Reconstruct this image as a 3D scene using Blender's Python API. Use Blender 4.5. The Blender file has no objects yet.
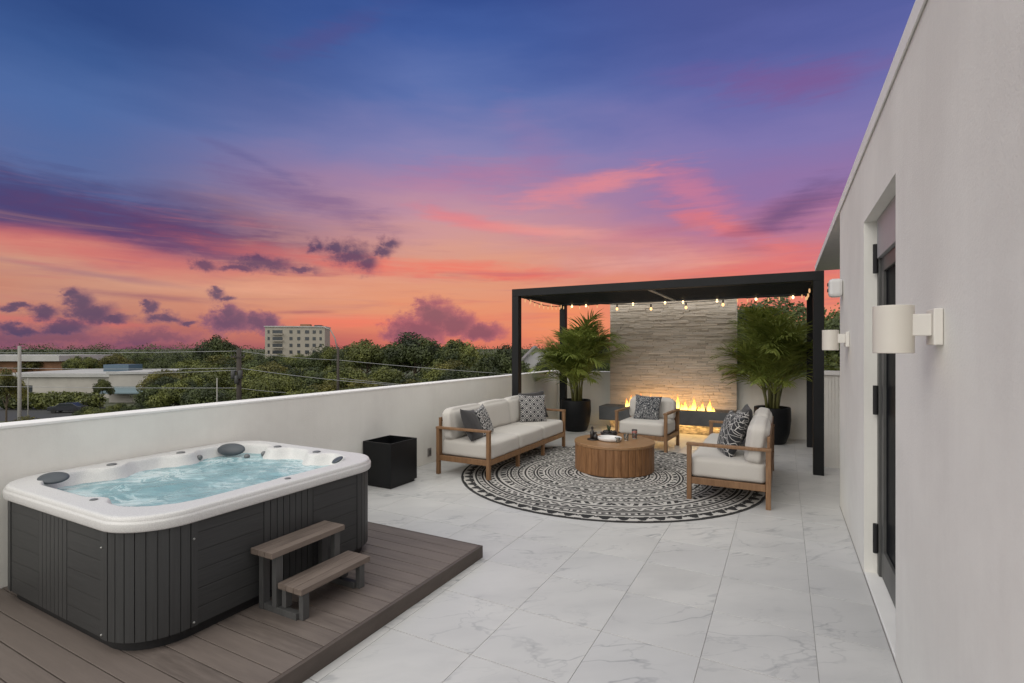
import bpy, bmesh, math, random
from mathutils import Vector, Matrix, noise as mnoise
PI = math.pi
R = math.radians
random.seed(7)
sc = bpy.context.scene
COL = sc.collection

# ------------------------------------------------------------------ camera
F = 514.0; YAW = math.atan(272 / F); EYE = 1.55
SN, CS = math.sin(YAW), math.cos(YAW)
cam = bpy.data.cameras.new('camera'); camo = bpy.data.objects.new('camera', cam); COL.objects.link(camo)
camo.location = (0, 0, EYE); camo.rotation_euler = (R(90), 0, YAW)
cam.sensor_width = 36; cam.lens = 36 * F / 1024; cam.shift_y = 6.5 / 1024
cam.clip_start = 0.05; cam.clip_end = 6000
sc.camera = camo
sc.view_settings.view_transform = 'Standard'; sc.view_settings.look = 'None'
sc.view_settings.exposure = 0; sc.view_settings.gamma = 1; sc.view_settings.use_curve_mapping = False

def far(u, v, d):
    """world point at image pixel column u, row v, d metres out"""
    r = (u - 512) / F
    return Vector((d * (-SN + r * CS), d * (CS + r * SN), EYE - (v - 348) * d / F))

# ------------------------------------------------------------------ shader expression helper
class S:
    nt = None
    def __init__(s, k): s.k = k
    @staticmethod
    def m(op, *a):
        n = S.nt.nodes.new('ShaderNodeMath'); n.operation = op
        for i, x in enumerate(a):
            if isinstance(x, S): S.nt.links.new(x.k, n.inputs[i])
            else: n.inputs[i].default_value = x
        return S(n.outputs[0])
    def __add__(a, b): return S.m('ADD', a, b)
    __radd__ = __add__
    def __sub__(a, b): return S.m('SUBTRACT', a, b)
    def __rsub__(a, b): return S.m('SUBTRACT', b, a)
    def __mul__(a, b): return S.m('MULTIPLY', a, b)
    __rmul__ = __mul__
    def __truediv__(a, b): return S.m('DIVIDE', a, b)
    def abs(a): return S.m('ABSOLUTE', a)
    def sin(a): return S.m('SINE', a)
    def frac(a): return S.m('FRACT', a)
    def max(a, b): return S.m('MAXIMUM', a, b)
    def min(a, b): return S.m('MINIMUM', a, b)
    def gt(a, b): return S.m('GREATER_THAN', a, b)
    def step(a, lo, hi):
        n = S.nt.nodes.new('ShaderNodeMapRange'); n.interpolation_type = 'SMOOTHSTEP'
        S.nt.links.new(a.k, n.inputs['Value'])
        n.inputs['From Min'].default_value = lo; n.inputs['From Max'].default_value = hi
        return S(n.outputs['Result'])
def vec(x, y, z=0.0):
    n = S.nt.nodes.new('ShaderNodeCombineXYZ')
    for i, q in enumerate((x, y, z)):
        if isinstance(q, S): S.nt.links.new(q.k, n.inputs[i])
        else: n.inputs[i].default_value = q
    return S(n.outputs[0])
def vmul(v, t):
    n = S.nt.nodes.new('ShaderNodeVectorMath'); n.operation = 'MULTIPLY'
    S.nt.links.new(v.k, n.inputs[0]); n.inputs[1].default_value = t
    return S(n.outputs[0])
def vadd(v, w):
    n = S.nt.nodes.new('ShaderNodeVectorMath'); n.operation = 'ADD'
    S.nt.links.new(v.k, n.inputs[0])
    if isinstance(w, S): S.nt.links.new(w.k, n.inputs[1])
    else: n.inputs[1].default_value = w
    return S(n.outputs[0])
def sep(v):
    n = S.nt.nodes.new('ShaderNodeSeparateXYZ'); S.nt.links.new(v.k, n.inputs[0])
    return [S(o) for o in n.outputs]
def noise(v, scale, detail=3, rough=.5, dist=0):
    n = S.nt.nodes.new('ShaderNodeTexNoise')
    if v is not None: S.nt.links.new(v.k, n.inputs['Vector'])
    n.inputs['Scale'].default_value = scale; n.inputs['Detail'].default_value = detail
    n.inputs['Roughness'].default_value = rough; n.inputs['Distortion'].default_value = dist
    return S(n.outputs['Fac'])
def voro(v, scale, feature='DISTANCE_TO_EDGE', out='Distance'):
    n = S.nt.nodes.new('ShaderNodeTexVoronoi'); n.feature = feature
    S.nt.links.new(v.k, n.inputs['Vector']); n.inputs['Scale'].default_value = scale
    return S(n.outputs[out])
def mix(f, a, b):
    n = S.nt.nodes.new('ShaderNodeMix'); n.data_type = 'RGBA'
    for idx, x in ((0, f), (6, a), (7, b)):
        if isinstance(x, S): S.nt.links.new(x.k, n.inputs[idx])
        elif idx == 0: n.inputs[0].default_value = x
        else: n.inputs[idx].default_value = (*x, 1)
    return S(n.outputs[2])
def lin(c):
    return tuple(((q / 255 + .055) / 1.055) ** 2.4 if q > 10 else q / 255 / 12.92 for q in c)
def ramp(f, stops, interp='LINEAR'):
    n = S.nt.nodes.new('ShaderNodeValToRGB'); S.nt.links.new(f.k, n.inputs[0])
    cr = n.color_ramp; cr.interpolation = interp
    while len(cr.elements) > 1: cr.elements.remove(cr.elements[0])
    cr.elements[0].position = stops[0][0]; cr.elements[0].color = (*stops[0][1], 1)
    for p, c in stops[1:]:
        e = cr.elements.new(p); e.color = (*c, 1)
    return S(n.outputs[0])
def coord(kind='Object'):
    return S(S.nt.nodes.new('ShaderNodeTexCoord').outputs[kind])
def attr(name):
    n = S.nt.nodes.new('ShaderNodeAttribute'); n.attribute_name = name
    return S(n.outputs['Color']), S(n.outputs['Fac'])

# ------------------------------------------------------------------ world: dusk sky, by direction
w = bpy.data.worlds.new('World'); sc.world = w; w.use_nodes = True
S.nt = w.node_tree; S.nt.nodes.clear()
dx, dy, dz = sep(coord('Generated'))
az = S.m('ARCTAN2', dx, dy) * (180 / PI)
el = S.m('ARCSINE', dz) * (180 / PI)
def azel(u, v):
    x, y, z = (u - 512) / F, 1, -(v - 348) / F
    return math.degrees(math.atan(x) - YAW), math.degrees(math.atan2(z, math.hypot(x, 1)))
P = vec(az, el, 0.0)
n1 = noise(vmul(P, (.035, .14, 0)), 1, 4, .5, .4) - .5      # long streak warp
n2 = noise(vadd(vmul(P, (.10, .42, 0)), (7, 3, 0)), 1, 5, .55, .3) - .5
elw = el + n1 * 7.0 + n2 * 3.2 + (az + 30) * 0.0
def col(u, pts):
    # each stop: (image row v in pixel column u, colour)
    return ramp(elw / 45.0, [(max(0, azel(u, v)[1] / 45.0), lin(c)) for v, c in pts])
cL = col(60, [(348, (112, 66, 98)), (335, (146, 82, 98)), (318, (180, 100, 94)), (298, (204, 130, 104)), (276, (212, 150, 122)), (256, (214, 122, 106)), (243, (186, 92, 104)), (222, (112, 74, 120)), (196, (70, 72, 128)), (168, (84, 104, 162)), (110, (64, 102, 168)), (50, (40, 84, 152)), (0, (22, 66, 134))])
cC = col(450, [(348, (218, 96, 72)), (325, (238, 122, 74)), (303, (238, 142, 92)), (280, (232, 148, 108)), (255, (222, 152, 134)), (225, (208, 148, 158)), (190, (184, 136, 170)), (150, (134, 128, 184)), (90, (82, 108, 178)), (40, (46, 86, 164)), (0, (30, 72, 150))])
cR = col(780, [(348, (244, 140, 88)), (310, (242, 118, 82)), (280, (234, 110, 86)), (258, (224, 124, 120)), (225, (188, 112, 150)), (190, (150, 112, 170)), (140, (126, 114, 180)), (80, (94, 98, 172)), (40, (76, 88, 164)), (0, (66, 80, 154))])
a1, a2, a3 = azel(60, 300)[0], azel(450, 300)[0], azel(780, 300)[0]
sky = mix(az.step(a1, a2), cL, cC)
sky = mix(az.step(a2, a3), sky, cR)
# drifting streak layers: ellipses in (azimuth, elevation), wind-torn by noise
wn = noise(vadd(vmul(P, (.07, .30, 0)), (1, 9, 0)), 1, 6, .6, .6) - .5
wn2 = noise(vadd(vmul(P, (.22, .9, 0)), (4, 2, 0)), 1, 5, .6, .5) - .5
wn3 = noise(vadd(vmul(P, (.10, 1.7, 0)), (14, 6, 0)), 1, 6, .62, .8) - .5
def streak(u, v, ru, rv, tilt, c, amt, ragged=1.0):
    """tilt: degrees, positive = rising to the right"""
    global sky
    A, E = azel(u, v); k = 180 / PI / F * math.cos(R(A) + YAW)
    ra, re = ru * k, rv * k
    ct, st = math.cos(R(tilt)), math.sin(R(tilt))
    x, y = az - A, el - E
    p = (x * ct + y * st) / ra
    q = (y * ct - x * st) / re + wn * (1.6 * ragged)
    d = S.m('SQRT', p * p + q * q)
    f = (1.0 - d + wn2 * (1.1 * ragged) + wn * .5 + wn3 * .9).step(-.08, 1.05) * amt
    sky = mix(f, sky, lin(c))
streak(60, 205, 270, 38, -6, (66, 62, 120), .8)
streak(190, 236, 190, 20, -7, (104, 62, 108), .75)
streak(320, 203, 110, 22, -12, (112, 84, 142), .55)
streak(60, 248, 280, 16, -3, (214, 98, 94), .6)
streak(330, 262, 170, 12, -6, (236, 104, 84), .6)
streak(250, 160, 70, 7, -18, (96, 92, 152), .5)
streak(330, 35, 90, 14, 25, (78, 72, 142), .5)
streak(590, 186, 110, 15, 8, (244, 128, 128), .75)
streak(480, 176, 110, 22, 4, (196, 118, 156), .5)
streak(480, 222, 90, 11, -10, (236, 104, 116), .7)
streak(560, 232, 130, 10, -6, (243, 152, 140), .6)
streak(690, 190, 70, 26, -25, (222, 112, 140), .6)
streak(720, 226, 85, 14, -22, (240, 100, 96), .7)
streak(650, 232, 70, 9, 5, (192, 108, 140), .5)
streak(790, 214, 75, 24, 22, (104, 76, 128), .75)
streak(770, 262, 120, 22, 2, (234, 92, 86), .7)
streak(800, 80, 110, 22, -6, (138, 74, 140), .5)
streak(700, 75, 70, 14, -4, (110, 84, 158), .4)
streak(540, 150, 70, 30, -40, (150, 116, 172), .35)
streak(450, 268, 140, 13, -3, (246, 98, 70), .85)
streak(520, 276, 110, 8, 0, (236, 84, 74), .6)
streak(650, 262, 120, 14, 0, (238, 168, 156), .5)
streak(270, 290, 150, 9, 2, (236, 158, 122), .6)
streak(360, 322, 110, 10, 0, (250, 104, 66), .7)
streak(570, 320, 60, 30, 0, (252, 136, 56), .75)
streak(150, 297, 110, 5, -3, (156, 94, 110), .6)
streak(60, 322, 120, 8, -2, (220, 92, 88), .6)
streak(100, 275, 120, 5, -6, (170, 112, 124), .6)
streak(300, 312, 60, 3, 3, (170, 84, 96), .7)
# torn filaments through the glowing band
band = el.step(1.0, 4.0) * (1.0 - el.step(9, 17))
fil = noise(vadd(vmul(P, (.06, .85, 0)), (3, 21, 0)), 1, 7, .6, 1.0) - .5
fil2 = noise(vadd(vmul(P, (.045, .55, 0)), (23, 2, 0)), 1, 7, .6, 1.2) - .5
sky = mix(fil.step(.0, .30) * band * .42, sky, lin((176, 104, 120)))
sky = mix(fil2.step(.0, .30) * band * .38, sky, lin((242, 166, 128)))
sky = mix((fil2 * -1.0 + fil * .5).step(.08, .36) * band * .35, sky, lin((238, 88, 66)))
# small dark cumulus
pn = noise(vmul(P, (1, 1.2, 0)), .35, 5, .62) - .5
pf = noise(vmul(P, (1, 1.25, 0)), 1.0, 8, .72) - .5
px, py = az + pn * 1.8 + pf * 1.5, el + (noise(vadd(vmul(P, (1, 1.2, 0)), (31, 17, 0)), .5, 6, .65) - .5) * 2.4
PW = vec(px, py, 0.0)
def puffs(lst, c, amt, edge=.35):
    global sky
    acc = None
    for u, v, ru, rv in lst:
        A, E = azel(u, v); k = 180 / PI / F * math.cos(R(A) + YAW)
        q = vadd(vmul(PW, (1 / (ru * k), 1 / (rv * k), 0)), (-A / (ru * k), -E / (rv * k), 0))
        n = S.nt.nodes.new('ShaderNodeVectorMath'); n.operation = 'LENGTH'; S.nt.links.new(q.k, n.inputs[0])
        d = 1.0 - S(n.outputs['Value'])
        acc = d if acc is None else acc.max(d)
    e_ = acc + pf * 1.05 + pn * .4
    edge_c = tuple(min(255, q + d_) for q, d_ in zip(c, (40, 12, 4)))
    sky = mix(e_.step(-.26, edge * 1.1) * amt, sky, mix(e_.step(.05, .75), lin(edge_c), lin(tuple(q * k_ for q, k_ in zip(c, (.88, .94, .98))))))
puffs([(435, 318, 26, 20), (420, 330, 36, 16), (425, 308, 12, 10), (455, 325, 24, 16), (480, 332, 28, 10), (405, 336, 20, 10)], (134, 74, 104), .8, .3)
puffs([(40, 338, 75, 14), (150, 338, 60, 9)], (128, 78, 108), .6, .6)
puffs([(78, 306, 14, 18), (92, 314, 22, 14), (72, 294, 8, 8), (112, 319, 16, 6), (44, 311, 15, 9), (18, 308, 14, 5), (65, 326, 26, 9), (20, 330, 24, 7)], (92, 74, 108), .85, .5)
puffs([(230, 322, 26, 14), (228, 313, 9, 9), (258, 322, 16, 11), (272, 324, 9, 12), (290, 333, 26, 6)], (110, 78, 112), .85, .3)
puffs([(150, 307, 9, 8), (165, 319, 22, 7), (145, 303, 5, 5), (188, 322, 9, 4), (215, 294, 9, 8), (226, 297, 9, 4), (216, 289, 4, 4)], (98, 76, 110), .84, .55)
puffs([(262, 264, 40, 9), (258, 260, 18, 7), (206, 265, 15, 8), (238, 268, 26, 5), (300, 269, 22, 5)], (92, 70, 108), .78, .7)
puffs([(352, 255, 30, 14), (366, 262, 16, 14), (335, 248, 17, 9), (316, 245, 10, 8), (390, 243, 13, 8), (382, 251, 14, 8)], (88, 68, 106), .84, .7)
# out of view, overhead and behind: pale bright sky added to light the terrace
hs = S.nt.nodes.new('ShaderNodeHueSaturation'); hs.inputs['Saturation'].default_value = .90; hs.inputs['Value'].default_value = .93; hs.inputs['Hue'].default_value = .5
S.nt.links.new(sky.k, hs.inputs['Color']); sky = S(hs.outputs[0])
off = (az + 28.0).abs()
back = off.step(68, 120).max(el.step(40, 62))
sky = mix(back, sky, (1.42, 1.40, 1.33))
w.cycles.sampling_method = 'MANUAL'; w.cycles.sample_map_resolution = 512
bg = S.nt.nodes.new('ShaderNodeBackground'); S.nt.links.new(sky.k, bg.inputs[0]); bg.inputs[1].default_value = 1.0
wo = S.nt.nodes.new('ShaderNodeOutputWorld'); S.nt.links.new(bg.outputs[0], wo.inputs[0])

# ------------------------------------------------------------------ sun: very soft afterglow from behind the camera
sl = bpy.data.lights.new('sun', 'SUN'); sl.energy = 0.8; sl.angle = R(40); sl.color = (1, .95, .9)
so = bpy.data.objects.new('sun', sl); COL.objects.link(so)
so.rotation_euler = (R(58), 0, R(-26))

# ------------------------------------------------------------------ materials
def newmat(name):
    m = bpy.data.materials.new(name); m.use_nodes = True
    S.nt = m.node_tree
    return m, m.node_tree.nodes['Principled BSDF']
def setc(b, key, val):
    if isinstance(val, S): S.nt.links.new(val.k, b.inputs[key])
    else: b.inputs[key].default_value = (*val, 1) if isinstance(val, tuple) else val
def bump(b, h, strength=.3, dist=.01):
    n = S.nt.nodes.new('ShaderNodeBump'); n.inputs['Strength'].default_value = strength; n.inputs['Distance'].default_value = dist
    S.nt.links.new(h.k, n.inputs['Height']); S.nt.links.new(n.outputs[0], b.inputs['Normal'])
M = {}
def simple(name, c, rough=.6, metal=0, var=.12, scale=8, bs=0, bscale=60, spec=.5, stretch=(1, 1, 1)):
    m, b = newmat(name)
    co = vmul(coord('Object'), stretch)
    n = noise(co, scale, 4, .55)
    setc(b, 'Base Color', mix(n.step(.25, .75), tuple(q * (1 - var) for q in c), tuple(min(1, q * (1 + var)) for q in c)))
    b.inputs['Roughness'].default_value = rough; b.inputs['Metallic'].default_value = metal
    b.inputs['Specular IOR Level'].default_value = spec
    if bs: bump(b, noise(co, bscale, 4, .6), bs, .004)
    M[name] = m
    return m
m, b = newmat('stucco')
co = coord('Object')
n = noise(co, 1.1, 5, .6) * .85 + noise(vmul(co, (6, 6, .5)), 2.2, 4, .6) * .15
setc(b, 'Base Color', mix(n.step(.34, .66), (.72, .70, .655), (.80, .785, .735))); b.inputs['Roughness'].default_value = .85
b.inputs['Specular IOR Level'].default_value = .25
bump(b, noise(co, 75, 5, .65) + noise(vmul(co, (14, 14, .8)), 1.5, 3) * .35 + noise(co, 4, 3) * .5, .4, .005)
M['stucco'] = m
simple('coping', (.80, .785, .76), .7, var=.04, scale=3, bs=.2)
simple('soffit', (.74, .73, .71), .8, var=.03)
simple('black_metal', (.007, .0075, .0085), .5, var=.2, scale=3, spec=.25)
simple('dark_frame', (.085, .085, .082), .45, var=.1, spec=.3)
simple('shade_panel', (.33, .33, .34), .5, var=.03)
simple('steel', (.35, .35, .34), .35, .8)
simple('plinth_black', (.008, .008, .009), .6)
simple('hearth', (.085, .088, .092), .6, var=.15, scale=5, bs=.15, bscale=30)
simple('pot', (.005, .0055, .0065), .5, var=.2, scale=10, bs=.15, bscale=25, spec=.25)
simple('planter_black', (.0055, .006, .007), .4, var=.2, scale=4, spec=.3)
simple('soil', (.03, .02, .012), .95, bs=.8, bscale=50)
simple('sconce', (.66, .62, .55), .45, var=.02)
simple('sconce_end', (.70, .67, .62), .5, var=.02)
simple('plastic_white', (.62, .61, .60), .4, var=.02)
simple('plate_grey', (.22, .20, .19), .5)
simple('pillow_spa', (.06, .07, .082), .45, var=.1, scale=20, bs=.1)
simple('jet', (.15, .155, .16), .35, .2)
simple('ceramic', (.68, .66, .64), .3, var=.03)
simple('dark_ceramic', (.02, .016, .014), .3, var=.3)
simple('asphalt', (.035, .035, .036), .9, bs=.3)
simple('roof_flat', (.36, .355, .345), .85, var=.1, scale=.3)
simple('bwall', (.34, .32, .29), .85, var=.1, scale=.3)
simple('bwall_tan', (.31, .28, .235), .85, var=.08, scale=.12)
simple('bwall_brown', (.22, .11, .06), .8, var=.15, scale=.5)
simple('bwall_grey', (.36, .35, .36), .8, var=.08, scale=.5)
simple('shingle', (.20, .19, .19), .85, var=.2, scale=2)
simple('blue_unit', (.06, .10, .14), .5)
simple('awning', (.12, .17, .19), .6)
simple('window_dark', (.025, .03, .035), .12, var=.2, scale=.4)
simple('pole_wood', (.045, .036, .03), .85, var=.25, scale=3, stretch=(1, 1, .1))
simple('pole_conc', (.26, .25, .23), .8, var=.1)
simple('wire', (.32, .32, .33), .8, spec=.1)
simple('insulator', (.03, .03, .03), .5)
simple('car_paint', (.02, .022, .028), .25, var=.1)
simple('rubber', (.012, .012, .012), .85)
simple('bark', (.08, .06, .04), .9, var=.25, scale=4, bs=.5, bscale=10)
simple('palm_stem', (.13, .13, .04), .6, var=.35, scale=14, stretch=(1, 1, .4))
simple('succulent', (.03, .05, .02), .5, var=.3)
simple('cork', (.03, .022, .02), .5)

# marble tiles: colour per tile plus veins
m, b = newmat('marble')
_, tid = attr('tid')
co = vadd(coord('Object'), vmul(vec(tid, tid, tid), (37.0, 21.0, 11.0)))
wv = noise(co, 1.3, 3, .55)
cx1, cy1, cz1 = sep(co)
cw = vec((cx1 + cy1 * .7) * .75 + wv * .5, (cy1 - cx1 * .7) * 2.1 + wv * .8, tid * 9.0)
v1 = (noise(cw, 1.1, 5, .5, .12) - .5).abs()
v2 = (noise(vadd(cw, (9, 4, 0)), 1.9, 5, .55, .2) - .5).abs()
vein = (1.0 - v1.step(0, .016)) * .55 + (1.0 - v2.step(0, .014)) * .32
vein = vein * noise(co, 2.2, 3).step(.38, .66)
cloud = noise(cw, 1.6, 5, .55).step(.3, .7)
base = mix(cloud, (.505, .50, .49), (.60, .592, .575))
base = mix(tid * .45, base, (.53, .53, .535))
base = mix((noise(cw, 3.2, 4, .6)).step(.5, .78) * .28, base, (.40, .40, .40))
base = mix(noise(coord('Object'), .7, 5, .6).step(.45, .75) * .22, base, (.42, .415, .40))
setc(b, 'Base Color', mix(vein.min(.8), base, (.24, .25, .26)))
setc(b, 'Roughness', noise(coord('Object'), 3, 5, .65) * .3 + .22)
M['marble'] = m
simple('grout', (.34, .335, .33), .9)

# composite decking
def decking(name, c1, c2, sc_=(1.5, 14, 14)):
    m, b = newmat(name)
    _, t = attr('tid')
    co = vadd(vmul(coord('Object'), sc_), vmul(vec(t, t, t), (17, 5, 3)))
    g = noise(co, 2.2, 6, .62, .3)
    c = mix(g.step(.3, .72), c1, c2)
    c = mix(t * .75, c, tuple(.5 * (p + q) * 1.25 for p, q in zip(c1, c2)))
    setc(b, 'Base Color', c); b.inputs['Roughness'].default_value = .62
    bump(b, noise(vmul(co, (1, 6, 6)), 3, 3), .35, .002)
    M[name] = m
decking('deck', (.095, .076, .066), (.165, .135, .118))
decking('deck_edge', (.06, .046, .039), (.10, .078, .066), (14, 1.5, 6))
decking('step_board', (.115, .088, .072), (.20, .158, .132), (14, 1.5, 14))
decking('step_leg', (.055, .055, .055), (.085, .084, .083), (10, 10, 2))
# woods
def wood(name, c1, c2, s=(12, 12, 1.2), rough=.5):
    m, b = newmat(name)
    _, t = attr('tid')
    co = vadd(vmul(coord('Object'), s), vmul(vec(t, t, t), (13, 7, 0)))
    g = noise(co, 3, 5, .6, 1.0)
    c = mix(g.step(.3, .7), c1, c2)
    setc(b, 'Base Color', mix(t * .45, c, c1)); b.inputs['Roughness'].default_value = rough
    bump(b, g, .15, .002)
    M[name] = m
wood('teak', (.17, .085, .037), (.27, .15, .072))
wood('table_wood', (.16, .072, .028), (.32, .16, .068), rough=.45)
wood('table_top', (.24, .13, .06), (.38, .22, .11), (2, 16, 16), rough=.35)
# fabrics
def fabric(name, c, c2=None, pattern=None, rough=.9):
    m, b = newmat(name)
    co = coord('Object')
    wv = noise(vmul(co, (1, 1, 1)), 220, 2)
    if pattern is None:
        setc(b, 'Base Color', mix(wv, tuple(q * .88 for q in c), tuple(min(1, q * 1.08) for q in c)))
    else:
        setc(b, 'Base Color', mix(pattern(co), c, c2))
    b.inputs['Roughness'].default_value = rough
    b.inputs['Sheen Weight'].default_value = .15
    bump(b, wv * .5 + noise(co, 9, 3), .22, .006)
    M[name] = m
fabric('cream', (.53, .50, .46))
fabric('charcoal', (.035, .033, .034))
def pat_lattice(co):
    x, y, z = sep(co)
    a = (x + z) * 8.5; c = (x - z) * 8.5
    fa = (a.frac() - .5).abs(); fc = (c.frac() - .5).abs()
    ring = (fa.max(fc) - .27).abs()
    return 1.0 - ring.step(.025, .05) * (fa.max(fc) - .48).abs().step(.02, .035)
def pat_dots(co):
    x, y, z = sep(co)
    a, c = (x * 13.0).frac() - .5, (z * 13.0).frac() - .5
    d = S.m('SQRT', a * a + c * c)
    q = voro(co, 15)
    return (1.0 - (d - .33).abs().step(.04, .08)).max(1.0 - q.step(.015, .035))
def pat_fern(co):
    x, y, z = sep(co)
    wv = noise(co, 9, 2)
    s1 = ((noise(vmul(co, (1, .2, 1)), 26, 1, .4, 1.2) * 5.0 + x * 9.0).frac() - .5).abs()
    return (1.0 - s1.step(.09, .14))
def pat_lines(co):
    q = voro(vmul(co, (1, .2, 1)), 13)
    x, y, z = sep(co)
    l = (((x * 1.0 + z * 1.6) * 9.0).frac() - .5).abs()
    return (1.0 - q.step(.018, .035)).max(1.0 - l.step(.03, .05))
K, W_ = (.018, .019, .022), (.50, .48, .46)
fabric('pat_lattice', (.026, .026, .03), W_, pat_lattice)
fabric('pat_dots', K, W_, pat_dots)
fabric('pat_fern', (.03, .034, .042), (.46, .45, .44), pat_fern)
fabric('pat_lines', K, W_, pat_lines)
# rug
m, b = newmat('rug')
c, _ = attr('Col')
co = coord('Object')
setc(b, 'Base Color', mix(noise(co, 130, 2) * .08, c, (.17, .16, .155)))
b.inputs['Roughness'].default_value = .95
bump(b, noise(co, 160, 2), .6, .004)
M['rug'] = m
# stacked ledger stone
m, b = newmat('ledger')
c, _ = attr('Col')
co = coord('Object')
setc(b, 'Base Color', mix(noise(vmul(co, (2, 2, 7)), 5, 5, .6).step(.2, .8), c, (.66, .58, .48)))
b.inputs['Roughness'].default_value = .85
bump(b, noise(vmul(co, (1, 1, 2.5)), 30, 5, .65), .7, .012)
M['ledger'] = m
# spa
m, b = newmat('acrylic')
co = coord('Object')
sp = noise(co, 260, 2)
setc(b, 'Base Color', mix(sp.step(.35, .65), (.56, .55, .54), (.68, .67, .655)))
b.inputs['Roughness'].default_value = .42; b.inputs['Coat Weight'].default_value = .05
M['acrylic'] = m
m, b = newmat('skirt')
co = coord('Object')
g = noise(vmul(co, (2, 2, 40)), 2, 5, .6, .2)
gx_, gy_, gz_ = sep(co)
g = g - (1.0 - ((gz_ * 10.5).frac() - .5).abs().step(.0, .05)) * 1.0
setc(b, 'Base Color', mix(g, (.022, .0225, .023), (.048, .049, .050))); b.inputs['Roughness'].default_value = .5
bump(b, g, .4, .003)
M['skirt'] = m
m, b = newmat('skirt_v')
co = coord('Object')
g = noise(vmul(co, (40, 40, 1.5)), 2, 4, .6)
setc(b, 'Base Color', mix(g, (.028, .0285, .029), (.050, .051, .052))); b.inputs['Roughness'].default_value = .48
bump(b, g, .25, .002)
M['skirt_v'] = m
m, b = newmat('pool_water')
co = coord('Object')
wp = noise(co, 3.0, 3, .5)
cw = vadd(co, vmul(vec(wp, wp, 0.0), (.5, .35, 0)))
f1 = (noise(vmul(cw, (1, 1.4, 1)), 4.2, 8, .68, 1.1) - .5).abs()
f2 = noise(cw, 3.2, 7, .62, .8)
foam = (1.0 - f1.step(.0, .075)) * noise(co, 2.4, 3).step(.36, .62) * .85 + f2.step(.50, .74) * .8
foam = foam.min(.8)
deep = mix(noise(co, 1.9, 2).step(.35, .65), (.24, .45, .50), (.38, .57, .61))
setc(b, 'Base Color', mix(foam, deep, (.62, .72, .73)))
b.inputs['Roughness'].default_value = .12; b.inputs['IOR'].default_value = 1.33
setc(b, 'Alpha', foam * .5 + .78)
bump(b, noise(cw, 11, 6, .62, .5) + f2 * .8, .55, .03)
M['pool_water'] = m
# glass
m, b = newmat('door_glass')
b.inputs['Base Color'].default_value = (.003, .004, .007, 1); b.inputs['Roughness'].default_value = .3; b.inputs['IOR'].default_value = 1.06; b.inputs['Specular IOR Level'].default_value = .3
M['door_glass'] = m
m, b = newmat('clear_glass')
b.inputs['Base Color'].default_value = (.9, .95, .95, 1); b.inputs['Transmission Weight'].default_value = .95
b.inputs['Roughness'].default_value = .03; b.inputs['IOR'].default_value = 1.3; M['clear_glass'] = m
m, b = newmat('red_drink')
b.inputs['Base Color'].default_value = (.55, .08, .04, 1); b.inputs['Roughness'].default_value = .1; M['red_drink'] = m
def emis(name, c, s):
    m = bpy.data.materials.new(name); m.use_nodes = True; nt = m.node_tree; nt.nodes.clear()
    e = nt.nodes.new('ShaderNodeEmission'); e.inputs[0].default_value = (*c, 1); e.inputs[1].default_value = s
    o = nt.nodes.new('ShaderNodeOutputMaterial'); nt.links.new(e.outputs[0], o.inputs[0]); M[name] = m
emis('bulb_warm', (1, .58, .22), 2.4)
emis('bulb_dim', (1, .55, .25), .9)
emis('bulb_white', (1, .72, .38), 3.2)
emis('led_strip', (1, .60, .20), 32)
# flame: hot core at the bottom, thin orange tips
m = bpy.data.materials.new('flame'); m.use_nodes = True; S.nt = m.node_tree; S.nt.nodes.clear()
gx, gy, gz = sep(coord('Generated'))
lw = S.nt.nodes.new('ShaderNodeLayerWeight'); lw.inputs[0].default_value = .35
fc = S(lw.outputs['Facing'])
fcol = ramp(gz, [(0, (1, .28, .03)), (.2, (1, .62, .15)), (.55, (1, .42, .06)), (1, (1, .16, .01))])
e = S.nt.nodes.new('ShaderNodeEmission'); S.nt.links.new(fcol.k, e.inputs[0]); e.inputs[1].default_value = 4.5
t = S.nt.nodes.new('ShaderNodeBsdfTransparent'); mx = S.nt.nodes.new('ShaderNodeMixShader')
fac = ((1.0 - gz * .75) * (1.0 - fc * .8)).step(.05, .75)
S.nt.links.new(fac.k, mx.inputs[0]); S.nt.links.new(t.outputs[0], mx.inputs[1]); S.nt.links.new(e.outputs[0], mx.inputs[2])
o = S.nt.nodes.new('ShaderNodeOutputMaterial'); S.nt.links.new(mx.outputs[0], o.inputs[0]); M['flame'] = m
# foliage
def leafmat(name, c1, c2, trans=.25):
    m, b = newmat(name)
    _, t = attr('tid')
    oi = S.nt.nodes.new('ShaderNodeObjectInfo')
    rnd = S(oi.outputs['Random'])
    c = mix(t, c1, c2)
    c = mix(rnd * .45, c, tuple(q * k for q, k in zip(c1, (1.5, 1.05, .8))))
    setc(b, 'Base Color', c); b.inputs['Roughness'].default_value = .6
    b.inputs['Subsurface Weight'].default_value = 0
    tr = S.nt.nodes.new('ShaderNodeBsdfTranslucent'); S.nt.links.new(c.k, tr.inputs[0])
    mx = S.nt.nodes.new('ShaderNodeMixShader'); mx.inputs[0].default_value = trans
    out = S.nt.nodes['Material Output']
    S.nt.links.new(b.outputs[0], mx.inputs[1]); S.nt.links.new(tr.outputs[0], mx.inputs[2]); S.nt.links.new(mx.outputs[0], out.inputs[0])
    M[name] = m
leafmat('leaf_dark', (.013, .023, .007), (.125, .155, .040))
leafmat('leaf_mid', (.020, .034, .008), (.19, .205, .046))
leafmat('leaf_yellow', (.036, .044, .010), (.23, .21, .044))
leafmat('palm_leaf', (.12, .18, .03), (.42, .48, .12), .42)
m, b = newmat('ground')
co = coord('Object')
setc(b, 'Base Color', mix(noise(co, .06, 5).step(.35, .65), (.035, .05, .018), (.07, .075, .04))); b.inputs['Roughness'].default_value = .95
M['ground'] = m

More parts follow.
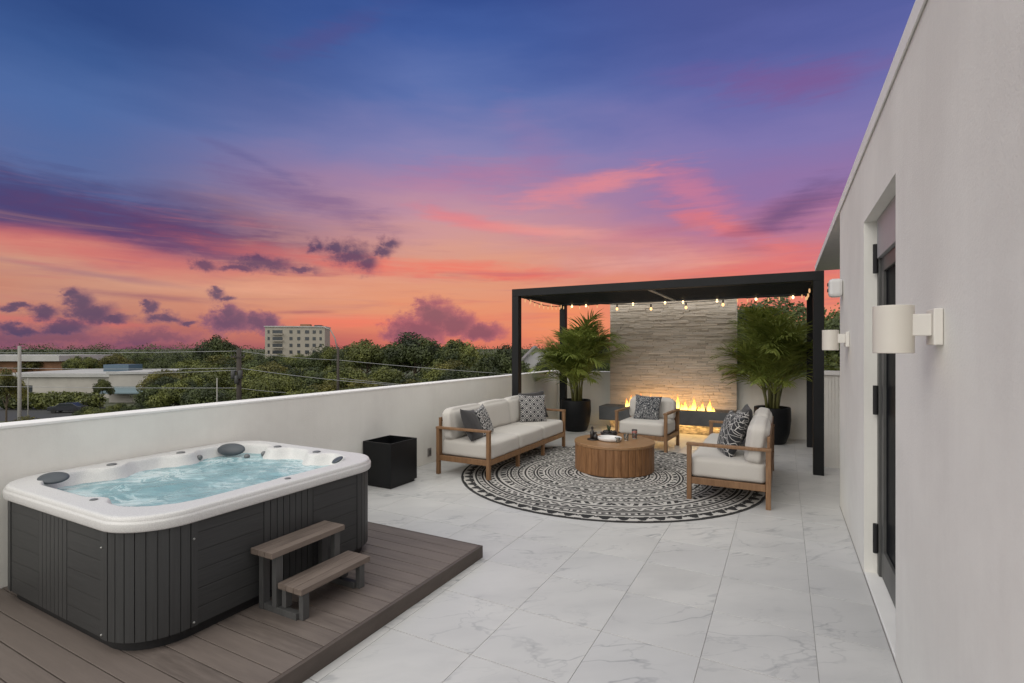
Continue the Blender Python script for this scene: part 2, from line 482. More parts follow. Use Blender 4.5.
# ------------------------------------------------------------------ object helpers
def tag(o, label=None, cat=None, group=None, kind=None):
    if label: o['label'] = label
    if cat: o['category'] = cat
    if group: o['group'] = group
    if kind: o['kind'] = kind
    return o
def link(name, me, mat, parent=None, bev=0, smooth=False):
    o = bpy.data.objects.new(name, me); COL.objects.link(o)
    if mat: me.materials.append(M[mat])
    if parent: o.parent = parent
    if smooth:
        for p in me.polygons: p.use_smooth = True
    if bev:
        md = o.modifiers.new('bevel', 'BEVEL'); md.width = bev; md.segments = 2; md.limit_method = 'ANGLE'
    return o
def obj(name, bm, mat, parent=None, bev=0, smooth=False):
    me = bpy.data.meshes.new(name); bm.normal_update(); bm.to_mesh(me); bm.free()
    return link(name, me, mat, parent, bev, smooth)
def empty(name, loc=(0, 0, 0), rz=0):
    o = bpy.data.objects.new(name, None); COL.objects.link(o); o.empty_display_size = .1
    o.location = loc; o.rotation_euler = (0, 0, rz); return o
def add_box(bm, x0, x1, y0, y1, z0, z1, val=None):
    vs = [bm.verts.new(p) for p in ((x0, y0, z0), (x1, y0, z0), (x1, y1, z0), (x0, y1, z0), (x0, y0, z1), (x1, y0, z1), (x1, y1, z1), (x0, y1, z1))]
    fs = [bm.faces.new([vs[i] for i in q]) for q in ((0, 3, 2, 1), (4, 5, 6, 7), (0, 1, 5, 4), (1, 2, 6, 5), (2, 3, 7, 6), (3, 0, 4, 7))]
    if val is not None: setval(bm, fs, val)
    return fs
def setval(bm, fs, val, name='tid'):
    if isinstance(val, tuple):
        ly = bm.loops.layers.color.get('Col') or bm.loops.layers.color.new('Col')
        for f in fs:
            for l in f.loops: l[ly] = (*val, 1)
    else:
        ly = bm.faces.layers.float.get(name) or bm.faces.layers.float.new(name)
        for f in fs: f[ly] = val
def newbm(kind=None):
    bm = bmesh.new()
    if kind == 'tid': bm.faces.layers.float.new('tid')
    if kind == 'col': bm.loops.layers.float_color.new('Col')
    return bm
def boxo(name, dims, mat, parent=None, bev=0, val=None):
    bm = newbm('tid' if val is not None else None)
    add_box(bm, *dims, val=val); return obj(name, bm, mat, parent, bev)
def add_lathe(bm, prof, c=(0, 0, 0), n=32, cap=True):
    rings = []
    for r_, z in prof:
        rings.append([bm.verts.new((c[0] + r_ * math.cos(2 * PI * i / n), c[1] + r_ * math.sin(2 * PI * i / n), c[2] + z)) for i in range(n)])
    fs = []
    for a, b_ in zip(rings, rings[1:]):
        for i in range(n): fs.append(bm.faces.new((a[i], a[(i + 1) % n], b_[(i + 1) % n], b_[i])))
    if cap:
        fs.append(bm.faces.new(rings[0][::-1])); fs.append(bm.faces.new(rings[-1]))
    return fs
def add_tube(bm, pts, rad, n=6, cap=True):
    pts = [Vector(p) for p in pts]
    rs = rad if isinstance(rad, (list, tuple)) else [rad] * len(pts)
    rings = []
    for i, p in enumerate(pts):
        t = (pts[min(i + 1, len(pts) - 1)] - pts[max(i - 1, 0)]).normalized()
        up = Vector((0, 0, 1)) if abs(t.z) < .95 else Vector((1, 0, 0))
        a = t.cross(up).normalized(); b_ = t.cross(a)
        rings.append([bm.verts.new(p + (a * math.cos(2 * PI * k / n) + b_ * math.sin(2 * PI * k / n)) * rs[i]) for k in range(n)])
    fs = []
    for r0, r1 in zip(rings, rings[1:]):
        for k in range(n): fs.append(bm.faces.new((r0[k], r1[k], r1[(k + 1) % n], r0[(k + 1) % n])))
    if cap: bm.faces.new(rings[0]); bm.faces.new(rings[-1][::-1])
    return fs
def copy_tree(o, parent=None):
    c = o.copy(); COL.objects.link(c)
    if parent: c.parent = parent
    for ch in list(o.children): copy_tree(ch, c)
    return c

# ================================================================== SETTING
WX = -4.22      # inner face of the long parapet
RX = 0.484       # face of the building wall
GZ = -8.0       # street level
# ground to the horizon
bm = newbm(); n = 48
ctr = bm.verts.new((0, 0, GZ)); ring = [bm.verts.new((5000 * math.cos(2 * PI * i / n), 5000 * math.sin(2 * PI * i / n), GZ)) for i in range(n)]
for i in range(n): bm.faces.new((ctr, ring[i], ring[(i + 1) % n]))
tag(obj('ground', bm, 'ground'), kind='structure')
# terrace floor: slab and bevelled marble tiles
boxo('terrace_slab', (WX - .17, 6.0, -4.0, 10.17, -.4, -.0042), 'grout')['kind'] = 'structure'
bm = newbm('tid'); T = .515; g = .0012; rr = random.Random(3)
x = -1.40 - 6 * T
while x < 6:
    y = 2.715 - 13 * T
    while y < 10.0:
        x0, x1, y0, y1 = max(x + g, WX), min(x + T - g, 5.9), y + g * 1.9, min(y + T - g * 1.9, 10.0)
        if x1 > x0 and y1 > y0 and not (x > RX + .1 and y + T < 5.8):
            add_box(bm, x0, x1, y0, y1, -.012, 0, val=rr.random())
        y += T
    x += T
tag(obj('floor', bm, 'marble', bev=.0012), kind='structure')
# building underneath the terrace
boxo('building_base', (WX - .165, 8.0, -6.0, 10.165, GZ, -.402), 'stucco').update_tag()
tag(bpy.data.objects['building_base'], 'plain pale building storeys carrying the roof terrace', 'building', kind='structure')
# parapets
pw = empty('parapet_wall', (WX, 4, 0))
tag(pw, 'low off-white rendered wall running along the left side behind the hot tub and sofa', 'wall')
boxo('wall', (-.17, 0, -8.0, 6.0, .0, 1.055), 'stucco', pw)
boxo('coping', (-.18, .006, -8.0, 6.18, 1.055, 1.075), 'coping', pw, .004)
pw = empty('parapet_wall', (0, 10, 0))
tag(pw, 'low off-white rendered wall across the far end behind the palms and the stone wall', 'wall')
boxo('wall', (WX + .002, 3.0, 0, .17, 0, 1.055), 'stucco', pw)
boxo('coping', (WX - .001, 3.0, -.006, .18, 1.0552, 1.0752), 'coping', pw, .004)
# low ribbed return wall beyond the building corner
rw = empty('ribbed_wall', (.44, 7.8, 0))
tag(rw, 'low white wall with upright ribs and a white cap beyond the right pergola post', 'wall')
bm = newbm(); add_box(bm, 0, 1.9, .02, .2, 0, 1.2)
x = 0.0
while x < 1.88: add_box(bm, x + .004, x + .030, .012, .0195, .0, 1.198); x += .036
obj('ribbed_panel', bm, 'stucco', rw)
boxo('cap', (-.015, 1.9, -.015, .22, 1.2, 1.25), 'coping', rw, .004)
boxo('side_wall', (1.9, 2.05, -2.0, 2.2, 0, 1.2), 'stucco', rw)

# house wall with door recess
hw = empty('house_wall', (RX, 0, 0))
tag(hw, 'tall pale rendered house wall with door recess filling the right side', 'building')
bm = newbm()
Y0, Y1, DT = 3.11, 4.24, 2.41
add_box(bm, 0, .075, -4.0, Y0, 0, 2.88)
add_box(bm, 0, .075, Y1, 5.95, 0, 2.88)
add_box(bm, 0, .075, Y0, Y1, DT, 2.88)
add_box(bm, .0765, .30, -4.0, Y0 - .04, 0, 2.88)
add_box(bm, .0765, .30, Y1 + .04, 5.95, 0, 2.88)
add_box(bm, .30, 5.0, 5.75, 5.95, 0, 2.88)
obj('wall', bm, 'stucco', hw)
boxo('base_joint', (-.003, -.0002, -4.0, 5.95, .0003, .007), 'plate_grey', hw)
boxo('threshold', (.001, .30, Y0 + .001, Y1 - .001, 0, .022), 'coping', hw, .004)
rf = boxo('roof', (-.004, 5.0, -4.0, 10.3, 2.882, 2.935), 'soffit', hw)
boxo('fascia', (-.012, -.0045, -4.0, 10.31, 2.875, 2.962), 'coping', rf)
# the glazed door
gd = empty('glass_door', (RX + .076, Y0, .0225))
tag(gd, 'narrow dark glazed door with black hinges set back in the pale wall', 'door')
Wd = Y1 - Y0
bm = newbm()
add_box(bm, 0, .06, 0, .06, 0, DT - .0235); add_box(bm, 0, .06, Wd - .06, Wd, 0, DT - .0235)
obj('door_frame', bm, 'dark_frame', gd, .003)
lf = empty('door_leaf', (0, 0, 0)); lf.parent = gd
bm = newbm()
add_box(bm, .012, .055, .062, .15, .012, 2.12); add_box(bm, .012, .055, Wd - .15, Wd - .062, .012, 2.12)
add_box(bm, .012, .055, .151, Wd - .151, .012, .20); add_box(bm, .012, .055, .151, Wd - .151, 2.03, 2.12)
obj('leaf_frame', bm, 'dark_frame', lf, .003)
boxo('pane', (.028, .04, .1505, Wd - .1505, .2005, 2.0295), 'door_glass', lf)
boxo('blind_box', (-.01, .05, .062, Wd - .062, 2.125, DT - .0255), 'shade_panel', gd, .003)
for z in (.15, 1.08, 2.03):
    bm = newbm(); add_lathe(bm, [(.015, 0), (.015, .195)], (-.016, Wd - .04, z), 10)
    obj('hinge', bm, 'plinth_black', gd)

# ================================================================== WALL LAMPS
def sconce(y, label):
    t = empty('wall_lamp', (RX, y, 1.625))
    tag(t, label, 'wall lamp', 'cylinder wall lamps on the house wall')
    boxo('back_plate', (-.028, -.001, -.055, .055, -.065, .062), 'sconce_end', t, .004)
    boxo('arm', (-.085, -.0285, -.036, .036, -.032, .045), 'sconce_end', t, .003)
    bm = newbm()
    add_lathe(bm, [(.052, -.084), (.060, -.086), (.062, -.084), (.062, .084), (.060, .086), (.052, .084)], (-.133, 0, -.008), 48, cap=False)
    add_lathe(bm, [(.0515, .07), (.0515, -.07)], (-.133, 0, -.008), 48)
    o = obj('lamp_shade', bm, 'sconce', t); 
    for p in o.data.polygons: p.use_smooth = len(p.vertices) == 4
    md = o.modifiers.new('e', 'EDGE_SPLIT'); md.split_angle = R(40)
    return t
sconce(2.30, 'cream cylinder wall lamp nearest the camera, beside the glass door')
sconce(5.16, 'cream cylinder wall lamp at the far end of the wall past the door')
t = empty('flood_light', (RX, 5.67, 2.11))
tag(t, 'small white box with dark holes mounted high on the far wall corner', 'security light')
boxo('housing', (-.115, -.001, -.06, .06, -.085, .085), 'plastic_white', t, .03)
for z in (.035, -.02):
    bm = newbm()
    vs = add_lathe(bm, [(.016, 0), (.016, .012)], (0, 0, 0), 16)
    bmesh.ops.rotate(bm, verts=bm.verts, cent=(0, 0, 0), matrix=Matrix.Rotation(R(90), 3, 'Y'))
    bmesh.ops.translate(bm, verts=bm.verts, vec=(-.124, 0, z))
    obj('lens', bm, 'plinth_black', t)
t = empty('wall_outlet', (WX, 5.59, .15)); tag(t, 'small grey outlet cover low on the parapet beside the sofa', 'outlet')
boxo('cover', (.001, .014, -.035, .035, -.055, .055), 'plate_grey', t, .003)
boxo('socket', (.0142, .018, -.018, .018, -.035, .035), 'dark_frame', t)

# ================================================================== DECK
dk = empty('wooden_deck', (-1.97, 0, 0))
tag(dk, 'low platform of grey-brown deck boards carrying the hot tub', 'deck')
bm = newbm('tid'); rr = random.Random(11); y = 3.24; p = .1205
while y > -1.0:
    add_box(bm, WX + 1.97 + .01, -.022, y - p + .0025, y - .0025, .066, .09, val=rr.random()); y -= p
obj('boards', bm, 'deck', dk, .002)
bm = newbm('tid')
add_box(bm, -.0215, 0, -1.0, 3.262, .0, .088, val=.3)
add_box(bm, WX + 1.97 + .01, -.0218, 3.2395, 3.262, .0, .088, val=.6)
obj('fascia', bm, 'deck_edge', dk, .002)
boxo('joists', (WX + 1.97 + .02, -.03, -1.0, 3.22, .001, .062), 'plinth_black', dk)

# ================================================================== HOT TUB
CX, CY, HX, HY = -3.4075, 2.09, .7975, .84
spa = empty('hot_tub', (CX, CY, .09))
tag(spa, 'large grey panelled hot tub with white marbled rim full of bubbling turquoise water', 'hot tub')
def rrect(hx, hy, r_, n=24):
    """rounded rectangle, counter-clockwise: list of (point, normal, arclength)"""
    pts = []
    for cx_, cy_, a0 in ((hx - r_, hy - r_, 0), (-hx + r_, hy - r_, 90), (-hx + r_, -hy + r_, 180), (hx - r_, -hy + r_, 270)):
        for i in range(n + 1):
            a = R(a0 + 90 * i / n)
            pts.append(Vector((cx_ + r_ * math.cos(a), cy_ + r_ * math.sin(a))))
    return pts
def path_sampler(hx, hy, r_):
    pts = rrect(hx, hy, r_, 40); pts.append(pts[0]); L = [0]
    for a, b_ in zip(pts, pts[1:]): L.append(L[-1] + (b_ - a).length)
    def f(s):
        s %= L[-1]
        lo, hi = 0, len(L) - 1
        while hi - lo > 1:
            mid = (lo + hi) // 2
            if L[mid] <= s: lo = mid
            else: hi = mid
        seg = L[hi] - L[lo]
        t_ = (s - L[lo]) / seg if seg > 1e-9 else 0
        p_ = pts[lo].lerp(pts[hi], t_)
        # analytic normal
        qx = max(abs(p_.x) - (hx - r_), 0) * (1 if p_.x > 0 else -1); qy = max(abs(p_.y) - (hy - r_), 0) * (1 if p_.y > 0 else -1)
        return p_, Vector((qx, qy)).normalized()
    return f, L[-1]
f_sk, L_sk = path_sampler(HX - .014, HY - .014, .26)
def skirt(name, s0, s1, pitch, mat, z0=.06, z1=.586, inset=0.0, depth=.006):
    samples = []
    if pitch:
        n_ = max(1, round((s1 - s0) / pitch)); pp = (s1 - s0) / n_; e = .0035
        for i in range(n_):
            a = s0 + i * pp; b_ = a + pp
            samples += [(a, depth), (a + e * .6, depth), (a + e * .61, 0)]
            m_ = max(2, int(pp / .02))
            samples += [(a + e + (pp - 2 * e) * k / m_, 0) for k in range(m_ + 1)]
            samples += [(b_ - e * .61, 0), (b_ - e * .6, depth)]
    else:
        m_ = max(2, int((s1 - s0) / .03)); samples = [(s0 + (s1 - s0) * k / m_, 0) for k in range(m_ + 1)]
    bm = newbm(); prev = None
    for s_, d_ in samples:
        p_, n_ = f_sk(s_); q = p_ - n_ * (d_ + inset); k = p_ - n_ * .03
        cur = [bm.verts.new((k.x, k.y, z0)), bm.verts.new((q.x, q.y, z0)), bm.verts.new((q.x, q.y, z1)), bm.verts.new((k.x, k.y, z1))]
        if prev:
            for i in range(4): bm.faces.new((prev[i], cur[i], cur[(i + 1) % 4], prev[(i + 1) % 4]))
        else: bm.faces.new(cur[::-1])
        prev = cur
    bm.faces.new(prev)
    bmesh.ops.recalc_face_normals(bm, faces=bm.faces)
    return obj(name, bm, mat, spa)
# arclengths: corner arcs centred; straight parts between
rk = .26; qa = rk * PI / 2; sx_ = 2 * (HX - .014 - rk); sy_ = 2 * (HY - .014 - rk)
# path starts at the +X side, top of its straight edge: corner(+x+y), then top edge going -x, corner, left edge going -y, corner, near edge going +x, corner, right edge going +y
c1 = (0, qa); t_edge = (qa, qa + sx_); c2 = (t_edge[1], t_edge[1] + qa); l_edge = (c2[1], c2[1] + sy_); c3 = (l_edge[1], l_edge[1] + qa)
n_edge = (c3[1], c3[1] + sx_); c4 = (n_edge[1], n_edge[1] + qa); r_edge = (c4[1], c4[1] + sy_)
for c_ in (c1, c2, c3, c4): skirt('corner_panel', c_[0] + (.0 if c_ != c4 else .03), c_[1] - .002, .046, 'skirt_v')
skirt('trim_strip', c4[0] - .03, c4[0] + .028, 0, 'skirt_v', inset=-.002)
for a, b_ in (t_edge, l_edge, n_edge, r_edge):
    Lh = b_ - a; a_ = a + (.034 if (a, b_) != n_edge else .002); b2 = b_ - (.002 if (a, b_) != n_edge else .032)
    if (a, b_) != n_edge: skirt('trim_strip', a, a + .032, 0, 'skirt_v', inset=-.002)
    w1 = (b2 - a_) * .34
    for z_ in range(4):
        pass
    skirt('side_panel', a_, a_ + w1, 0, 'skirt', inset=.003)
    skirt('grooved_panel', a_ + w1 + .002, b2 - w1 - .002, .046, 'skirt_v', inset=.002)
    skirt('side_panel', b2 - w1, b2, 0, 'skirt', inset=.003)
# plinth
bm = newbm(); pts = rrect(HX - .05, HY - .05, .24)
lo = [bm.verts.new((p_.x, p_.y, .0005)) for p_ in pts]; hi = [bm.verts.new((p_.x, p_.y, .54)) for p_ in pts]
for i in range(len(pts)): bm.faces.new((lo[i], lo[(i + 1) % len(pts)], hi[(i + 1) % len(pts)], hi[i]))
obj('plinth', bm, 'plinth_black', spa)
# shell: rim and basin as one height surface
def sdf_rr(x, y, cx_, cy_, hx, hy, r_):
    qx, qy = abs(x - cx_) - hx + r_, abs(y - cy_) - hy + r_
    return min(max(qx, qy), 0) + math.hypot(max(qx, 0), max(qy, 0)) - r_
BUMPS = [(-.68, -.27, .10), (-.68, .20, .10), (-.22, .72, .09), (.24, .72, .09), (.20, -.75, .08), (.745, .05, .06)]
def basin(x, y):
    d = sdf_rr(x, y, -.005, .005, HX - .125, HY - .115, .30)
    # angled head rests in corners push the basin in; control pods make small peninsulas
    for bx_, by_, br in BUMPS:
        q = br - math.hypot(x - bx_, y - by_)
        k = .07; h_ = max(k - abs(-d - (-q)), 0) / k
        d = max(d, q) + h_ * h_ * k * .25
    if d > 0: return .66
    t_ = -d
    z = .66 - .012 * min(1, t_ / .02) - .20 * (1 - math.exp(-t_ / .09))
    if t_ > .16: z -= .25 * min(1, (t_ - .16) / .05)
    z += .012 * math.sin(14 * x + 3) * math.sin(12 * y) * min(1, t_ * 8) * (t_ < .25)
    return max(z, .16)
NA = 288
f_r, L_r = path_sampler(HX, HY, .27)
bpts = []
for i in range(NA):
    a = 2 * PI * i / NA; ux, uy = math.cos(a), math.sin(a); lo_, hi_ = 0, 2
    for _ in range(40):
        mid = (lo_ + hi_) / 2
        if sdf_rr(ux * mid, uy * mid, 0, 0, HX, HY, .27) > 0: hi_ = mid
        else: lo_ = mid
    bpts.append((ux * lo_, uy * lo_))
bm = newbm(); rings = []
ts = [0.02 + .5 * (i / 12) for i in range(12)] + [.52 + .455 * (i / 58) for i in range(59)]
for t_ in ts:
    rings.append([bm.verts.new((x * t_, y * t_, basin(x * t_, y * t_))) for x, y in bpts])
for ins, z in ((.012, .658), (.006, .652), (.003, .640), (.003, .636), (-.004, .633), (-.006, .625), (-.005, .594), (-.002, .588), (.01, .5865), (.045, .5865)):
    rings.append([bm.verts.new((x * (1 - ins / math.hypot(x, y)), y * (1 - ins / math.hypot(x, y)), z)) for x, y in bpts])
for a, b_ in zip(rings, rings[1:]):
    for i in range(NA): bm.faces.new((a[i], a[(i + 1) % NA], b_[(i + 1) % NA], b_[i]))
bm.faces.new(rings[0][::-1]); bmesh.ops.recalc_face_normals(bm, faces=bm.faces)
shell = obj('shell', bm, 'acrylic', spa, smooth=True)
# water
bm = newbm(); N_ = 90
grid = {}
for i in range(N_ + 1):
    for j in range(N_ + 1):
        x, y = -HX + .05 + (2 * HX - .1) * i / N_, -HY + .05 + (2 * HY - .1) * j / N_
        if basin(x, y) < .64:
            h_ = mnoise.fractal(Vector((x * 7, y * 7, 0)), 1, 2, 4) * .009 + mnoise.noise(Vector((x * 3, y * 3, 4))) * .007
            grid[i, j] = bm.verts.new((x, y, .583 + h_))
for (i, j), v_ in grid.items():
    q = [(i, j), (i + 1, j), (i + 1, j + 1), (i, j + 1)]
    if all(k in grid for k in q): bm.faces.new([grid[k] for k in q])
obj('water', bm, 'pool_water', spa, smooth=True)
# head rests
def ellipsoid(name, c, rad, rot, mat, parent, tilt=(0, 0)):
    bm = newbm(); bmesh.ops.create_uvsphere(bm, u_segments=28, v_segments=14, radius=1)
    o = obj(name, bm, mat, parent, smooth=True)
    o.location = c; o.scale = rad; o.rotation_euler = (tilt[0], tilt[1], rot); return o
ellipsoid('headrest', (-.55, -.62, .664), (.085, .062, .022), R(30), 'pillow_spa', spa, (R(17), R(4)))
ellipsoid('headrest', (-.54, .52, .640), (.125, .055, .032), R(16), 'pillow_spa', spa, (R(48), 0))
ellipsoid('headrest', (.585, .575, .66), (.065, .042, .014), R(-45), 'pillow_spa', spa, (R(24), R(0)))
for bx_, by_, br in BUMPS:
    c = Vector((bx_, by_)) * (.97); k_ = .8 if br > .085 else .5
    bm = newbm(); add_lathe(bm, [(.036, 0), (.038, .004), (.032, .009), (.022, .010), (.020, .007), (.0, .007)], (0, 0, 0), 24, cap=False)
    k = obj('jet_control', bm, 'jet', spa, smooth=True); k.location = (c.x, c.y, .6603); k.scale = (k_, k_, k_)
for x, y, z in ((-.60, .30, .61), (-.40, .56, .590), (-.33, .66, .600)):
    ellipsoid('jet', (x, y, z), (.022, .022, .022), 0, 'jet', spa)
for s_, z in ((c4[1] + .012, .50), (c4[1] + .012, .08), (n_edge[1] - .016, .50), (n_edge[1] - .016, .08)):
    p_, n_ = f_sk(s_)
    ellipsoid('screw', (p_.x + n_.x * .003, p_.y + n_.y * .003, z), (.006, .006, .006), 0, 'steel', spa)

# ================================================================== STEPS
st = empty('spa_steps', (-2.44, 2.14, .09))
tag(st, 'two-tier wooden steps with grey legs standing on the deck against the hot tub', 'steps')
def tread(x0, x1, y0, y1, zt):
    bm = newbm('tid'); n_ = 3; w_ = (x1 - x0) / n_
    for i in range(n_): add_box(bm, x0 + i * w_ + .0015, x0 + (i + 1) * w_ - .0015, y0, y1, zt - .032, zt, val=random.random())
    obj('tread', bm, 'step_board', st, .002)
tread(-.175, .005, -.30, .22, .352)
tread(-.015, .175, -.25, .265, .172)
bm = newbm('tid')
def leg(x0, x1, y0, y1, z0, z1, name='leg'): boxo(name, (x0, x1, y0, y1, z0, z1), 'step_leg', st, .002, val=random.random())
for y0 in (-.255, .16):
    leg(-.165, -.13, y0, y0 + .045, .0, .319)
    leg(-.055, -.02, y0, y0 + .045, .037, .319)
    leg(.135, .168, y0 + .02, y0 + .062, .0, .139)
    leg(.0, .033, y0 + .02, y0 + .062, .037, .139)
    leg(-.129, .134, y0 + .004, y0 + .041, .0, .036, 'runner')
bm.free()

# ================================================================== CUBE PLANTER
pl = empty('cube_planter', (-4.0, 4.57, 0)); tag(pl, 'empty black square metal planter between the hot tub and the sofa', 'planter')
bm = newbm(); x0, x1, y0, y1 = -.185, .185, -.225, .225; tk = .014
x0, x1, y0, y1 = -.205, .205, -.225, .225
add_box(bm, x0, x1, y0, y0 + tk, .03, .5); add_box(bm, x0, x1, y1 - tk, y1, .03, .5)
add_box(bm, x0, x0 + tk, y0 + tk + .0002, y1 - tk - .0002, .03, .5); add_box(bm, x1 - tk, x1, y0 + tk + .0002, y1 - tk - .0002, .03, .5)
add_box(bm, x0 + tk + .0002, x1 - tk - .0002, y0 + tk + .0002, y1 - tk - .0002, .03, .2)
obj('box', bm, 'planter_black', pl, .002)
boxo('base', (x0 + .02, x1 - .02, y0 + .02, y1 - .02, 0, .0298), 'plinth_black', pl)

# ================================================================== RUG
RC = (-1.93, 6.14); RR_ = 1.78
rug = empty('round_rug', (*RC, 0)); 
BANDS = []; k_ = .985
for kind_, n_, w_ in (('tri', 64, .068), (1, 0, .009), (0, 0, .013), ('dash', 110, .030), (0, 0, .012), (1, 0, .010), (0, 0, .016), ('zig', 84, .050), (1, 0, .008), (0, 0, .018), (1, 0, .010), ('bar', 92, .048),
                     (0, 0, .012), (1, 0, .010), (0, 0, .014), ('dia', 66, .040), (0, 0, .012), ('dash', 78, .026), (1, 0, .008), (0, 0, .014), (1, 0, .010), ('zig', 54, .040), (0, 0, .011), (1, 0, .010), (0, 0, .013), ('bar', 52, .036),
                     (1, 0, .009), (0, 0, .012), (1, 0, .009), (0, 0, .012), ('dia', 40, .034), (0, 0, .011), (1, 0, .010), (0, 0, .012), (1, 0, .010), ('dash', 34, .026), (0, 0, .012), (1, 0, .010), (0, 0, .012), ('zig', 24, .034),
                     (1, 0, .012), (0, 0, .014), (1, 0, .012), (0, 0, .014), (1, 0, .03), (0, 0, .03), (1, 0, .03), (0, 0, .2)):
    k_ -= w_; BANDS.append((max(k_, 0), kind_, n_))
def rugpat(r_, th):
    """0 black, 1 cream; rings of woven motifs"""
    k = r_ / RR_
    if k > .985: return 0
    bands = BANDS
    hi_ = .985
    for lo_, kind, n_ in bands:
        if k >= lo_:
            t_ = (k - lo_) / (hi_ - lo_); a = (th / (2 * PI) * n_) % 1 if n_ else 0; ai = int(th / (2 * PI) * n_) if n_ else 0
            if kind == 0 or kind == 1: return kind
            if t_ < .1 or t_ > .9: return 1
            if kind == 'tri': return 1 if abs(a - .5) * 2 < t_ * .9 - .05 and not (.25 < t_ < .5 and abs(a - .5) < .12) else 0
            if kind == 'dash': return 1 if (abs(a - .5) < .24 and .2 < t_ < .8) != (ai % 3 == 0) else 0
            if kind == 'zig': return 1 if abs(t_ - (.2 + 1.2 * abs(a - .5))) < .2 else 0
            if kind == 'bar': return 1 if abs(((a + .5 * t_ * (1 if ai % 4 < 2 else -1)) % 1) - .5) < .22 else 0
            if kind == 'dia': return 1 if abs(abs(a - .5) * 1.6 + abs(t_ - .5) - .45) > .2 else 0
        hi_ = lo_
    return 0
NR, NT = 230, 1200
me = bpy.data.meshes.new('pile'); vs, fs, cols = [], [], []
for i in range(NR + 1):
    for j in range(NT):
        r_ = RR_ * (i + .0) / NR if i else .003
        th = 2 * PI * j / NT
        vs.append((r_ * math.cos(th), r_ * math.sin(th), .009))
for i in range(NR):
    for j in range(NT):
        fs.append((i * NT + j, (i + 1) * NT + j, (i + 1) * NT + (j + 1) % NT, i * NT + (j + 1) % NT))
        wob = .012 * mnoise.noise(Vector((i * .2, j * .09, 0))) * .6
        v_ = rugpat(RR_ * (i + .5) / NR + wob * .5, 2 * PI * ((j + .5) / NT) % (2 * PI))
        c_ = (.50, .48, .45) if v_ else (.010, .010, .011)
        cols += [c_[0], c_[1], c_[2], 1.0] * 4
me.from_pydata(vs, [], fs)
ca = me.color_attributes.new('Col', 'FLOAT_COLOR', 'CORNER'); ca.data.foreach_set('color', cols)
link('pile', me, 'rug', rug)
bm = newbm(); add_lathe(bm, [(RR_ - .001, .001), (RR_ + .004, .004), (RR_ + .002, .0085)], n=160, cap=False); obj('border', bm, 'charcoal', rug)
tag(rug, 'large round black and cream rug with rings of woven motifs under the coffee table', 'rug')

# ================================================================== SOFT GOODS
def cushion(name, dims, mat, parent, puff=.012, rnd=.05, seed=0):
    x0, x1, y0, y1, z0, z1 = dims
    c = Vector(((x0 + x1) / 2, (y0 + y1) / 2, (z0 + z1) / 2)); h = Vector(((x1 - x0) / 2, (y1 - y0) / 2, (z1 - z0) / 2))
    bm = newbm(); bmesh.ops.create_cube(bm, size=2)
    bmesh.ops.subdivide_edges(bm, edges=bm.edges, cuts=15, use_grid_fill=True)
    for v_ in bm.verts:
        p_ = Vector([math.copysign(abs(q) ** .8, q) for q in v_.co])
        inner = Vector([max(h[i] - rnd, .001) for i in range(3)])
        q = Vector([p_[i] * h[i] for i in range(3)])
        cl = Vector([max(-inner[i], min(inner[i], q[i])) for i in range(3)])
        d_ = q - cl
        if d_.length > 1e-6: q = cl + d_.normalized() * min(rnd, d_.length if d_.length < rnd else rnd)
        u_ = [1 - abs(p_[i]) ** 4 for i in range(3)]
        for i in range(3):
            j, k = (i + 1) % 3, (i + 2) % 3
            if abs(p_[i]) > .98: q[i] += math.copysign(puff * u_[j] * u_[k], p_[i])
        nz = mnoise.fractal(Vector((q.x * 5 + seed, q.y * 5, q.z * 5 + seed * 3)), 1, 2, 3) * .006
        v_.co = q + c + q.normalized() * nz
    return obj(name, bm, mat, parent, smooth=True)
def throw_pillow(label, size, thick, loc, rz, lean, mat, roll=0, group='patterned throw pillows'):
    """square pillow standing on its lower edge; local -Y is its front"""
    bm = newbm(); n_ = 22; top, bot = {}, {}
    for i in range(n_ + 1):
        for j in range(n_ + 1):
            a, c_ = -1 + 2 * i / n_, -1 + 2 * j / n_
            pinch = 1 - .10 * (1 - abs(a) ** 2) * abs(c_) ** 3; pinch2 = 1 - .10 * (1 - abs(c_) ** 2) * abs(a) ** 3
            x, z = a * size / 2 * pinch2, c_ * size / 2 * pinch
            th_ = thick / 2 * ((1 - a * a) * (1 - c_ * c_)) ** .42
            th_ += .006 * mnoise.noise(Vector((a * 3, c_ * 3, size * 9))) * (1 - a * a) * (1 - c_ * c_)
            edge = i in (0, n_) or j in (0, n_)
            top[i, j] = bm.verts.new((x, -th_, z))
            bot[i, j] = top[i, j] if edge else bm.verts.new((x, th_, z))
    for i in range(n_):
        for j in range(n_):
            bm.faces.new((top[i, j], top[i + 1, j], top[i + 1, j + 1], top[i, j + 1]))
            bm.faces.new((bot[i, j + 1], bot[i + 1, j + 1], bot[i + 1, j], bot[i, j]))
    o = obj('throw_pillow', bm, mat, smooth=True)
    o.matrix_world = Matrix.Translation(loc) @ Matrix.Rotation(rz, 4, 'Z') @ Matrix.Rotation(-lean, 4, 'X') @ Matrix.Rotation(roll, 4, 'Y')
    tag(o, label, 'pillow', group); return o

